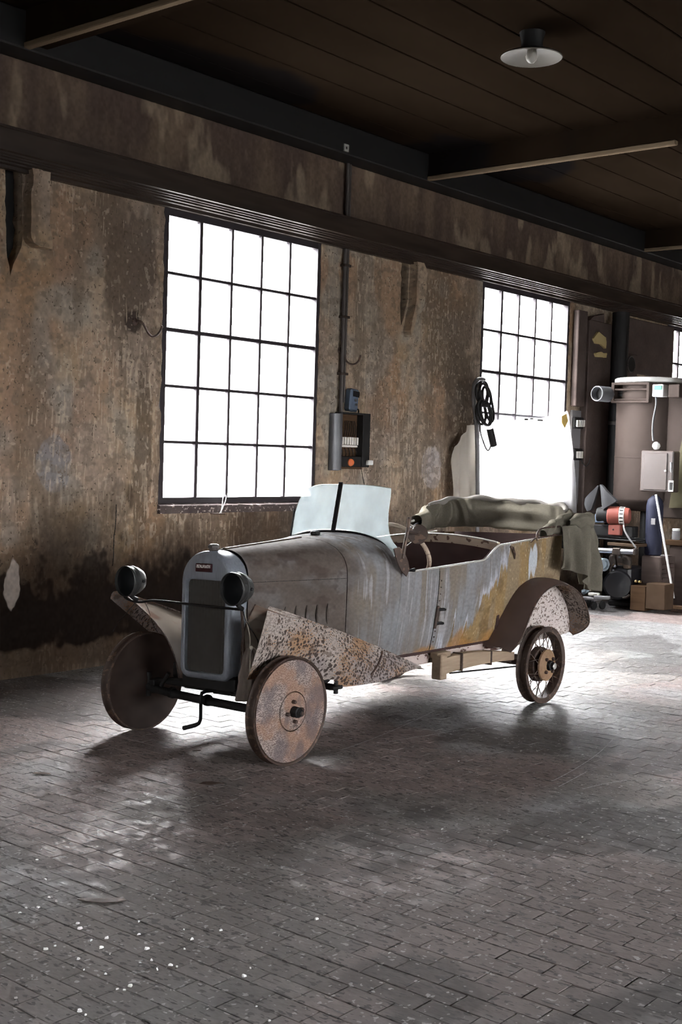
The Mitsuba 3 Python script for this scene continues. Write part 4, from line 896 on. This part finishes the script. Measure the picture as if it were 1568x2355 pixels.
# the corner beyond the second window
def fx(px0, py0, px1, py1, X, depth, b=.008):
    """a box with its face towards -x at X, filling these pixels"""
    A, B = at(px0, py0, 0, X), at(px1, py1, 0, X); return box(X, X + depth, min(A[1], B[1]), max(A[1], B[1]), min(A[2], B[2]), max(A[2], B[2]), b)
def fy(px0, py0, px1, py1, Y, depth, b=.008):
    """a box on the window wall side with its face at Y"""
    A, B = at(px0, py0, 1, Y), at(px1, py1, 1, Y); return box(min(A[0], B[0]), max(A[0], B[0]), Y, Y + depth, min(A[2], B[2]), max(A[2], B[2]), b)
scene['brown_panel'] = pr(proc(lambda p, n, uv: mix((.045, .031, .028), (.081, .059, .051), fbm(p.x * 5, p.y * 5, p.z * 5, 3)) * (.9 + .2 * noise(p.x * 60, p.z * 60))), .7, 0, .3)
scene['foam'] = pr((.40, .31, .15), .95, 0, .1)
scene['heater_paint'] = pr(proc(lambda p, n, uv: mix((.032, .024, .020), (.043, .032, .028), fbm(p.x * 3, p.y * 3, p.z * 3, 3))), .75, 0, .1)
scene['felt'] = df((.045, .045, .047))
PIL = thing('brown_casing', 'tall brown casing smeared with foam beside the black stove pipe', 'casing')
add('panel', fy(1357, 735, 1391, 1180, 6.93, .09), 'brown_panel', PIL)
add('panel_cap', prism(Polygon(outl([(1358, 735), (1390, 742), (1389, 722), (1384, 724), (1366, 727)], 6.93)), .08, 'xz', 6.93), 'brown_panel', PIL)
for k, px in enumerate((([(1362, 779), (1372, 765), (1384, 775), (1388, 778), (1389, 788), (1388, 800), (1378, 790), (1366, 788)]), ([(1366, 814), (1378, 811), (1384, 815), (1390, 814), (1389, 821), (1384, 820), (1368, 819)]))):
    q = prism(Polygon(outl(px, 6.93)).buffer(.01), .03, 'xz', 6.903); add('foam', q, 'foam', PIL, label='dried yellowish foam')
add('strip_board', fy(1332, 712, 1344, 936, 6.95, .07), 'brown_panel', label='narrow dark brown board standing right of the second window', cat='board')
add('grey_board', fy(1316, 943, 1334, 1160, 7.0, .03, .004), 'grey_hose', label='plain grey board behind the edge of the white sheet', cat='board')
for k, (py, lab) in enumerate(((975, 'upper small fuse block beside the white sheet'), (1047, 'lower small fuse block beside the white sheet'))):
    key = thing('fuse_block', lab, 'fuse block')
    add('base', fy(1322, py - 16, 1347, py + 12, 6.965, .03), 'black', key)
    for j in range(4): add('fuse', fy(1328 + j * 5, py - 9, 1331 + j * 5, py + 7, 6.945, .02, .004), 'porcelain', key)
add('loose_cable', tube(spline([g_(1336, 1054, 6.962), g_(1340, 1066, 6.94), g_(1346, 1072, 6.91), g_(1353, 1066, 6.90), g_(1357, 1052, 6.90)], 16), .006, 6), 'black', smooth=50, label='short drooping black cable beside the lower fuse block', cat='cable')
SP = thing('stove_pipe', 'thick black stove pipe rising between the brown casing and the heater', 'pipe')
c = at(1421, 900, 1, 6.86)
add('pipe', tube(np.array([(c[0], c[1], 0), (c[0], c[1], 1.6), (c[0], c[1], 3.38)]), .10, 24), 'black', SP, smooth=40)
add('collar', lathe([(.10, 0), (.106, .005), (.106, .04), (.10, .045)], 28, o=(c[0], c[1], 2.05)), 'pipe_iron', SP, smooth=30)
add('wall_board', fy(1440, 728, 1546, 872, 6.985, .04), 'brown_panel', label='large brown board on the wall above the heater', cat='board')
FL = thing('flue_flange', 'square plate with a dark round hole on the wall above the heater', 'plate')
add('plate', fy(1441, 812, 1465, 868, 6.955, .03), 'brown_panel', FL); c = at(1452, 838, 1, 6.94)
add('ring', lathe([(.088, .0), (.10, .004), (.105, .0), (.105, -.02)], 28, (0, -1, 0), c), 'pipe_iron', FL, smooth=30); add('hole', lathe([(0, .001), (.09, .001)], 28, (0, -1, 0), c), 'black', FL)
# heater
HC = np.array([13.22, 6.33]); HR = .385
HT = thing('heater', 'tall round-fronted brown heater with pale top rim and louvred outlet', 'heater')
zt = at(1484, 882, 1, 6.33)[2]
add('body', lathe([(0, 1.06), (.20, 1.06), (.30, 1.10), (HR - .01, 1.17), (HR, 1.20), (HR, zt - .01), (HR - .01, zt), (0, zt)], 64, o=(HC[0], HC[1], 0)), 'heater_paint', HT, smooth=30)
add('rim', lathe([(0, zt + .06), (HR + .015, zt + .06), (HR + .03, zt + .05), (HR + .03, zt + .01), (HR + .015, zt), (HR - .02, zt)], 64, o=(HC[0], HC[1], 0)), 'bare_metal', HT, smooth=30, label='pale metal rim')
add('seam', lathe([(HR + .001, 0), (HR + .004, .004), (HR + .004, .012), (HR + .001, .016)], 64, o=(HC[0], HC[1], 1.66)), 'heater_paint', HT)
add('side_cabinet', box(13.0, 13.7, 5.70, 6.2, 1.0, zt - .02, .01), 'heater_paint', HT)
XG = 12.80
LV = add('outlet', cat_(fx(1408, 880, 1491, 884, XG, .25, .002), fx(1408, 921, 1491, 926, XG, .25, .002), fx(1406, 880, 1411, 926, XG, .25, .002), fx(1487, 880, 1491, 926, XG, .25, .002), fx(1410, 883, 1488, 922, XG + .16, .08, .002)), 'heater_paint', HT, label='louvred air outlet')
for py in (894, 917): add('slat', rot(fx(1411, py, 1488, py + 3, XG + .01, .08, .003), .0, (0, 1, 0)), 'heater_paint', LV)
for py in (899, 906): add('blade', fx(1411, py, 1488, py + 5, XG + .09, .05, .002), 'black', LV)
DP = thing('air_duct', 'short round grey duct stub pointing from beside the heater', 'duct')
c = at(1372, 905, 0, 12.62)
add('stub', lathe([(.0, -.10), (.074, -.10), (.076, .0), (.083, .002), (.088, -.004), (.088, -.21), (.0, -.21)], 32, (-1, 0.18, 0), c), 'grey_paint', DP, smooth=30)
add('bore', lathe([(0, -.09), (.0745, -.09)], 32, (-1, .18, 0), c), 'black', DP)
TS = thing('thermostat', 'small white control box with green display on the heater', 'control box')
add('case', fx(1500, 884, 1524, 912, 12.70, .13), 'white_plastic', TS); add('display', fx(1504, 887, 1521, 896, 12.692, .02, .002), 'green_plastic', TS)
add('lead', tube(spline([at(1508, 912, 0, 12.74), at(1508, 935, 0, 12.76), at(1503, 960, 0, 12.76), at(1502, 1014, 0, 12.75)], 24), .012, 8), 'grey_paint', TS, smooth=50)
add('side_grille', fx(1537, 884, 1562, 914, 12.70, .20), 'heater_paint', HT, label='beige side plate')
CBX = thing('control_cabinet', 'flat brown control cabinet with a lock on the heater front', 'cabinet')
add('body', fx(1474, 1036, 1545, 1133, 12.64, .17, .012), 'brown_enamel', CBX)
dr_ = add('door', fx(1481, 1041, 1531, 1128, 12.628, .02, .006), 'brown_enamel', CBX)
add('lock', lathe([(0, .012), (.010, .010), (.012, 0)], 14, (-1, 0, 0), at(1530, 1083, 0, 12.628)), 'bare_metal', dr_, smooth=40)
add('handle', tube(np.array([at(1543, 1064, 0, 12.62), at(1543, 1076, 0, 12.60), at(1544, 1086, 0, 12.62)]), .014, 8), 'grey_hose', CBX, smooth=40)
add('tag', cat_(fx(1537, 1105, 1547, 1131, 12.625, .012, .002)), 'white_plastic', CBX, label='pale framed tag'); add('tag_centre', fx(1539, 1109, 1545, 1127, 12.618, .01, .002), 'black', CBX)
scene['brown_enamel'] = pr(proc(lambda p, n, uv: mix((.0384, .0276, .0240), (.0504, .0372, .0324), fbm(p.y * 6, p.z * 6, 1., 3))), .4, 0, .45)
add('rag_ball', lathe([(0, -.035), (.028, -.028), (.045, .0), (.04, .03), (.018, .05), (0, .055)], 14, (.15, .2, 1), at(1509, 1027, 0, 12.72) + [.0, 0, .0]), 'white_plastic', smooth=60, label='crumpled white ball on top of the brown control cabinet', cat='rag')
# machines at the foot of the heater
add('pedestal', lathe([(0, 1.07), (.07, 1.07), (.07, .03), (.16, .02), (.16, 0), (0, 0)], 20, o=(HC[0], HC[1], 0)), 'black', HT, smooth=30)
SH = thing('wall_shelf', 'black shelf below the heater carrying the red motor', 'shelf')
q = fx(1358, 1236, 1462, 1246, 12.42, .55, .004); b0 = q.bounds
add('board', box(b0[0][0], b0[1][0], b0[0][1], 7.028, b0[0][2], b0[1][2], .004), 'black', SH)
for x in (12.50, 12.90): add('bracket', box(x - .012, x + .012, 6.75, 7.028, b0[0][2] - .14, b0[0][2], .003), 'black', SH)
DR = thing('blue_cylinder', 'tall dark blue gas cylinder standing on the low brown cabinet', 'cylinder')
zt2 = at(1496, 1142, 0, 12.64)[2]; zb2 = at(1490, 1277, 0, 12.60)[2]; c = at(1496, 1200, 0, 12.62)
add('bottle', lathe([(0, zb2), (.085, zb2), (.092, zb2 + .02), (.092, zt2 - .10), (.08, zt2 - .04), (.045, zt2), (.02, zt2 + .015), (0, zt2 + .015)], 32, o=(12.71, c[1], 0.0)), 'navy', DR, smooth=40)
add('label_patch', fx(1497, 1192, 1506, 1207, 12.612, .008, .001), 'grey_hose', DR)
scene['navy'] = pr((.016, .018, .034), .6, 0, .2)
ax = nrm([.30, -.95, 0])
MO = thing('red_motor', 'dull red electric motor with a white slotted ring on the black stand', 'motor')
c = at(1412, 1185, 0, 12.50)
add('drum', lathe([(0, -.07), (.085, -.07), (.098, -.06), (.10, -.05), (.10, .06), (.0, .06)], 36, ax, c), 'red_paint', MO, smooth=30)
add('slotted_ring', lathe([(0, .062), (.096, .062), (.097, .065), (.097, .115), (.092, .12), (0, .12)], 36, ax, c), 'porcelain', MO, smooth=30, label='white slotted ring')
for k in range(14):
    a = 2 * math.pi * k / 14; e1 = np.array([0, 0, 1.0]); e2 = np.cross(ax, e1); d = math.cos(a) * e1 + math.sin(a) * e2
    add('slot', fbox(c + ax * .090 + d * .0965, ax, d, np.cross(ax, d), .019, .003, .007), 'black', MO)
add('end_cap', lathe([(0, .185), (.06, .18), (.085, .165), (.09, .12), (0, .12)], 30, ax, c), 'red_paint', MO, smooth=40)
add('front_housing', cat_(lathe([(0, -.19), (.07, -.19), (.082, -.17), (.084, -.07), (0, -.07)], 30, ax, c)), 'black', MO, smooth=30)
bx = at(1382, 1192, 0, 12.47); add('terminal_box', fbox(bx, (1, 0, 0), (0, 1, 0), (0, 0, 1), .05, .055, .048, .006), 'blue_plastic', MO)
add('eye', tube(spline([bx + [0, 0, .05], bx + [0, -.01, .09], bx + [0, .008, .115], bx + [0, -.012, .12]], 12), .008, 6), 'grey_hose', MO, smooth=50)
add('base_box', fx(1398, 1206, 1424, 1232, 12.46, .16), 'red_paint', MO, label='red switch box'); add('knob', lathe([(0, .01), (.008, .008), (.01, 0)], 10, (-1, 0, 0), at(1410, 1218, 0, 12.46)), 'black', MO)
add('foot', fx(1362, 1206, 1452, 1237, 12.53, .16), 'black', MO)
add('cord', tube(spline([at(1434, 1208, 0, 12.40), at(1440, 1228, 0, 12.34), at(1452, 1246, 0, 12.33), at(1462, 1260, 0, 12.33)], 16), .010, 6), 'grey_hose', MO, smooth=50)
scene['red_paint'] = pr(proc(lambda p, n, uv: mix((.162, .039, .027), (.198, .057, .042), fbm(p.x * 9, p.y * 9, p.z * 9, 3))), .45, 0, .45)
FP = thing('felt_cushion', 'folded grey felt pad draped over the black motor end', 'pad')
for s, px in enumerate(([(1383, 1112), (1372, 1126), (1354, 1146), (1352, 1160), (1360, 1176), (1368, 1172), (1374, 1150), (1379, 1130)], [(1383, 1112), (1388, 1135), (1392, 1160), (1396, 1172), (1412, 1160), (1424, 1152), (1412, 1140), (1396, 1122)])):
    A = [at(a, b, 0, 12.50) for a, b in px]; pol = Polygon([(q[1], q[2]) for q in A]).buffer(0).buffer(-.008).buffer(.008)
    q = prism(pol, .05, 'yz', 12.48); v = q.vertices; q = q.subdivide().subdivide(); v = q.vertices.copy(); v[:, 0] += .10 * (v[:, 2] - 1.10) * (1 if s else .6) - .07 + .015 * np.sin(v[:, 1] * 30); q.vertices = v
    add('flap', q, 'felt', FP, smooth=40)
add('plank', fx(1396, 1247, 1464, 1259, 12.38, .30, .004), 'cardboard', label='short plank lying below the red motor', cat='plank')
CH = thing('steel_tube', 'long bright steel tube lying across the machine frame', 'tube')
add('tube', tube(np.array([at(1352, 1264, 0, 12.30), at(1459, 1270, 0, 12.30)]), .030, 20), 'chrome', CH, smooth=40)
add('clamp', cat_(fx(1407, 1260, 1424, 1277, 12.26, .08, .006), fx(1455, 1262, 1460, 1277, 12.265, .07, .004)), 'dark_steel', CH)
scene['chrome'] = pr((.50, .53, .60), .18, .9, .5)
scene['blue_grey'] = pr((.20, .245, .28), .4, 0, .45)
OB = thing('outboard_machine', 'blue-grey machine with curved arm and small motor behind the car tail', 'machine')
c = at(1380, 1297, 0, 12.22)
add('motor', lathe([(0, -.09), (.055, -.09), (.066, -.08), (.068, .05), (.072, .055), (.072, .07), (.05, .075), (.045, .05), (0, .05)], 28, nrm([-.35, -.93, -.05]), c), 'blue_grey', OB, smooth=30)
add('arm', tube(spline([at(1362, 1306, 0, 12.22), at(1364, 1325, 0, 12.22), at(1360, 1342, 0, 12.22), at(1350, 1356, 0, 12.22), at(1340, 1362, 0, 12.22)], 24), [.032] * 12 + [.030] * 12, 10), 'blue_grey', OB, smooth=60)
add('bracket', cat_(fx(1352, 1320, 1376, 1325, 12.17, .09, .004), fx(1346, 1326, 1350, 1345, 12.17, .03, .004), rod(at(1380, 1310, 0, 12.2), at(1380, 1325, 0, 12.2), .016)), 'chrome', OB, smooth=30)
add('column', fx(1353, 1280, 1361, 1392, 12.28, .06), 'black', OB)
DO = thing('dolly', 'pale flat dolly on a black caster behind the rear wing', 'dolly')
add('deck', fx(1332, 1372, 1372, 1382, 12.02, .12, .006), 'grey_hose', DO); add('tongue', fbox(at(1384, 1374, 0, 12.05), (.35, -.93, 0), (.93, .35, 0), (0, 0, 1), .085, .05, .016, .006), 'grey_hose', DO); add('block', fx(1352, 1363, 1372, 1371, 12.04, .08, .004), 'porcelain', DO)
c = at(1365, 1391, 0, 12.10); add('caster', lathe([(0, -.016), (.040, -.016), (.046, -.010), (.046, .010), (.040, .016), (0, .016)], 20, (.2, 1, 0), [c[0], c[1], .046]), 'black', DO, smooth=30); add('fork', rod([c[0], c[1], .05], [c[0], c[1], at(1365, 1382, 0, 12.10)[2]], .012), 'chrome', DO)
for dx, dy in ((.12, .14), (.10, -.05)): add('caster', lathe([(0, -.016), (.040, -.016), (.046, -.010), (.046, .010), (.040, .016), (0, .016)], 20, (.2, 1, 0), [c[0] + dx, c[1] + dy, .046]), 'black', DO, smooth=30)
EN = thing('engine', 'black oily engine with bright metal fittings standing on the floor by the wall', 'engine')
c0 = at(1424, 1340, 0, 12.45)
add('block', cat_(fx(1398, 1300, 1446, 1380, 12.40, .34, .03)), 'black_gloss', EN)
add('bellhousing', lathe([(0, -.10), (.11, -.10), (.15, -.05), (.16, .02), (.14, .05), (0, .06)], 36, (-.85, -.5, .1), at(1420, 1345, 0, 12.34)), 'black_gloss', EN, smooth=40)
add('sump', fx(1396, 1378, 1446, 1398, 12.42, .30, .02), 'black', EN)
for (px, py) in ((1410, 1290), (1428, 1286), (1442, 1294)): q = at(px, py, 0, 12.40); add('cylinder_head', lathe([(0, .07), (.03, .068), (.045, .05), (.05, 0), (.04, -.06), (0, -.06)], 20, (-.1, 0, 1), q), 'dark_steel', EN, smooth=40)
for (px, py, r) in ((1413, 1302, .018), (1410, 1312, .014), (1413, 1325, .020), (1405, 1334, .016), (1424, 1281, .016), (1419, 1319, .010)): add('fitting', lathe([(0, r), (r * .7, r * .7), (r, 0), (r * .8, -r)], 12, (-.8, -.4, .3), at(px, py, 0, 12.33)), 'chrome', EN, smooth=50)
for pts in ([(1432, 1285), (1440, 1280), (1447, 1290), (1446, 1305)], [(1405, 1330), (1403, 1310), (1412, 1298)], [(1420, 1325), (1417, 1345), (1421, 1365)], [(1432, 1375), (1440, 1373), (1447, 1368)]): add('pipe', tube(spline([at(a, b, 0, 12.31) for a, b in pts], 14), .012, 8), 'dark_steel', EN, smooth=50)
CA = thing('brown_cabinet', 'low dark brown cabinet with louvred side under the heater', 'cabinet')
q = fx(1475, 1277, 1514, 1400, 12.60, .38, .01); q = box(q.bounds[0][0], q.bounds[1][0], q.bounds[0][1], q.bounds[1][1], 0, q.bounds[1][2], .01); add('body', q, 'brown_panel', CA); b0 = q.bounds
for k in range(8): add('louver', box(b0[0][0] + .05, b0[1][0] - .05, b0[0][1] - .012, b0[0][1] + .004, b0[1][2] - .10 - k * .05, b0[1][2] - .085 - k * .05, .003), 'brown_panel', CA)
add('cardboard_box', fx(1486, 1341, 1527, 1404, 12.34, .22, .004), 'cardboard', label='battered cardboard box in front of the low brown cabinet', cat='box')
scene['cardboard'] = df(proc(lambda p, n, uv: mix((.045, .028, .019), (.095, .067, .047), fbm(p.x * 7, p.y * 7, p.z * 7, 3))))
add('wooden_crate', fx(1450, 1346, 1482, 1406, 12.34, .20, .004), 'brown_board', label='small dark brown crate left of the cardboard box', cat='crate')
for i, (px, py) in enumerate(((1462, 1341), (1471, 1342))): add('brass_fitting', lathe([(0, .016), (.012, .014), (.018, 0), (.014, -.012), (0, -.012)], 12, (0, 0, 1), at(px, py - 4, 0, 12.40)), 'brass', smooth=40, label=('left of two small shiny brass fittings on the dark crate', 'right of two small shiny brass fittings on the dark crate')[i], cat='fitting', group='brass fittings on the crate')
scene['brass'] = pr((.65, .48, .22), .2, .9, .5)
BR = thing('broom', 'long pale-handled broom with an orange head leaning against the control cabinet', 'broom')
f0 = at(1549, 1376, 0, 12.66); t0 = at(1508, 1137, 0, 12.60)
add('handle', rod(t0, f0, .013, 10), 'white_plastic', BR, smooth=40); add('head', fbox([f0[0] + .01, f0[1] - .08, .055], (.1, -1, 0), (1, .1, 0), (0, 0, 1), .11, .035, .018, .006), 'orange_rust', BR); add('bristles', fbox([f0[0] + .01, f0[1] - .08, .020], (.1, -1, 0), (1, .1, 0), (0, 0, 1), .10, .030, .020, .004), 'dark_rust', BR)
A = [at(a, b, 0, 13.0) for a, b in ((1574, 1000), (1600, 985), (1600, 1168), (1541, 1168), (1552, 1100))]
add('leaning_board', prism(Polygon([(q[1], q[2]) for q in A]), .03, 'yz', 12.96), 'olive', label='olive green board leaning at the right of the control cabinet', cat='board')
scene['olive'] = pr((.085, .075, .042), .7, 0, .25)
WB = thing('workbench', 'dark workbench with boxes under it at the far right', 'bench')
add('top', box(12.99, 13.75, 4.9, 5.98, .70, .76, .006), 'brown_board', WB); add('cupboard', box(13.02, 13.7, 4.95, 5.94, .0, .70, .01), 'brown_panel', WB)
c = at(1553, 1262, 0, 13.10); JR = thing('jar', 'small glass jar with a pale lid standing on the dark workbench', 'jar')
add('body', lathe([(0, 0), (.042, 0), (.046, .01), (.046, .085), (.038, .10), (0, .10)], 20, o=(c[0], c[1], .76)), 'grey_hose', JR, smooth=30); add('lid', lathe([(0, .125), (.040, .125), (.043, .12), (.043, .10), (0, .10)], 20, o=(c[0], c[1], .76)), 'white_plastic', JR, smooth=30)
add('tyre', lathe([(.13, -.05), (.20, -.06), (.235, -.03), (.24, 0), (.235, .03), (.20, .06), (.13, .05), (.12, 0), (.13, -.05)], 40, (-1, -.1, 0), (13.2, 5.40, 1.002)), 'black', smooth=50, label='small worn black tyre standing on the workbench behind the broom', cat='tyre')
# ------------------------------------------------------------------ ceiling lamp and litter
LP = thing('ceiling_lamp', 'pale enamel lamp shade hanging from the dark ceiling', 'lamp')
c = at(1222, 134, 2, 4.235)
add('shade', lathe([(.198, .0), (.203, .004), (.198, .010), (.165, .022), (.10, .042), (.06, .052), (.0, .054), (.06, .046), (.098, .036), (.160, .016), (.192, .003), (.198, 0)], 48, o=c), 'enamel', LP, smooth=40)
add('shade_top', lathe([(.2005, .010), (.168, .025), (.104, .046), (.074, .056), (.070, .10), (.085, .165), (0, .165)], 48, o=c), 'black', LP, smooth=40, label='black outside of the shade')
add('globe', lathe([(0, -.034), (.018, -.030), (.034, -.012), (.040, .010), (.036, .032), (.03, .05), (0, .05)], 24, o=c), 'globe_white', LP, smooth=60, label='white glass globe')
scene['globe_white'] = pr((.34, .33, .30), .35, 0, .4)
scene['enamel'] = pr((.1190, .1085, .0910), .5, 0, .3)
def sheet_leaf(V, F):
    n = len(V); B = V.copy(); B[:, 2] -= .0025
    E = [[k, (k + 1) % 8] for k in range(8)]
    return trimesh.Trimesh(np.vstack([V, B]), F + [[c + n, b + n, a + n] for a, b, c in F] + [[b, a, a + n] for a, b in E] + [[b, a + n, b + n] for a, b in E], process=False)
# splinters and chips on the floor
r = np.random.default_rng(77)
def chip_mesh(n, seed, size, region):
    q = np.random.default_rng(seed); out = []
    while len(out) < n:
        px, py = q.uniform(*region[0]), q.uniform(*region[1]); p = at(px, py, 2, 0.0)
        s = size * q.lognormal(0, .45); k = q.integers(3, 6); a = np.sort(q.uniform(0, 2 * math.pi, k)); rr = s * q.uniform(.5, 1.2, k)
        t = np.c_[p[0] + rr * np.cos(a), p[1] + rr * np.sin(a) * q.uniform(.4, 1), np.full(k, s * q.uniform(.25, .6))]
        b = t.copy(); b[:, 2] = -.001; V = np.vstack([t, b]); F = [[0, i, i + 1] for i in range(1, k - 1)]
        for i in range(k): j = (i + 1) % k; F += [[i, k + i, k + j], [i, k + j, j]]
        out.append(trimesh.Trimesh(V, F, process=False))
    return out
CHIPS = [(179, 2123), (184, 2135), (127, 2175), (180, 2205), (192, 2230), (245, 2157), (256, 2194), (210, 2163), (233, 2180), (318, 2120), (320, 2150), (338, 2182), (322, 2215), (350, 2208), (392, 2220), (358, 2230), (407, 2223), (300, 2268), (286, 2277), (270, 2275), (244, 2240), (183, 2325), (197, 2334), (423, 2138), (425, 2182), (440, 2160), (508, 2140), (578, 2226), (561, 2245), (620, 2348), (728, 2114), (105, 2183), (60, 2088), (88, 2087), (46, 2100), (132, 2073), (113, 2064), (85, 1977), (103, 2023), (590, 2315)]
for i, (px, py) in enumerate(CHIPS):
    q = np.random.default_rng(500 + i); p = at(px, py, 2, 0); s = q.uniform(.0035, .0075)
    a = np.sort(q.uniform(0, 2 * math.pi, 5)); V = np.vstack([np.c_[p[0] + s * np.cos(a), p[1] + s * np.sin(a), np.full(5, s * .7)], np.c_[p[0] + 1.3 * s * np.cos(a), p[1] + 1.3 * s * np.sin(a), np.full(5, -.001)]])
    add('floor_chip', trimesh.convex.convex_hull(V), 'chip_white', label='tiny white chip lying on the floor in the left foreground', cat='chip', group='white chips on the foreground floor')
scene['chip_white'] = pr((.80, .80, .79), .5, 0, .4)
add('litter', cat_(*chip_mesh(160, 9, .003, ((-20, 1600), (1720, 2380)))), 'chip_grey', label='fine grey grit strewn over the block floor', cat='grit', kind='stuff')
scene['chip_grey'] = pr((.36, .35, .34), .8, 0, .2)
for i, (px, py, s) in enumerate(((95, 1780, .035), (485, 1803, .05), (452, 1728, .02), (236, 2072, .05))):
    p = at(px, py, 2, 0); q = np.random.default_rng(60 + i); a = np.linspace(0, 2 * math.pi, 9)[:-1]; rr = s * (1 + q.normal(0, .2, 8))
    V = np.c_[p[0] + rr * np.cos(a) * .9 + rr * np.sin(a) * .3, p[1] - rr * np.cos(a) * 1.1 + rr * np.sin(a) * .3, .003 + .006 * q.random(8)]
    V = np.vstack([V, [p[0], p[1], .010]]); F = [[k, (k + 1) % 8, 8] for k in range(8)]
    add('dark_leaf', sheet_leaf(V, F), 'dark_rust', label=('curled dark leaf on the lit floor at the far left', 'flat black scrap on the shaded floor in front of the near wheel', 'tiny dark leaf by the shadow of the crank', 'dark curled leaf in the left foreground')[i], cat='leaf' if i != 1 else 'scrap')
scene['chalk'] = df((.40, .40, .41))
for pts in ([(784, 1725), (860, 1698), (930, 1668), (999, 1635)], [(874, 1710), (960, 1695), (1040, 1682), (1114, 1672)], [(1269, 1797), (1320, 1770), (1370, 1737), (1409, 1700)], [(1284, 1810), (1316, 1793), (1349, 1775)], [(1340, 1815), (1390, 1803), (1440, 1795)]):
    c = spline([at(a, b, 2, 0) for a, b in pts], 24); t_ = nrm(np.gradient(c, axis=0)); w_ = np.cross(t_, [0, 0, 1.0]) * .0022
    add('scratch', grid(np.stack([c + w_ + [0, 0, .0012], c - w_ + [0, 0, .0012]], 1)), 'chalk', 'floor', label='thin pale scratch across the blocks')
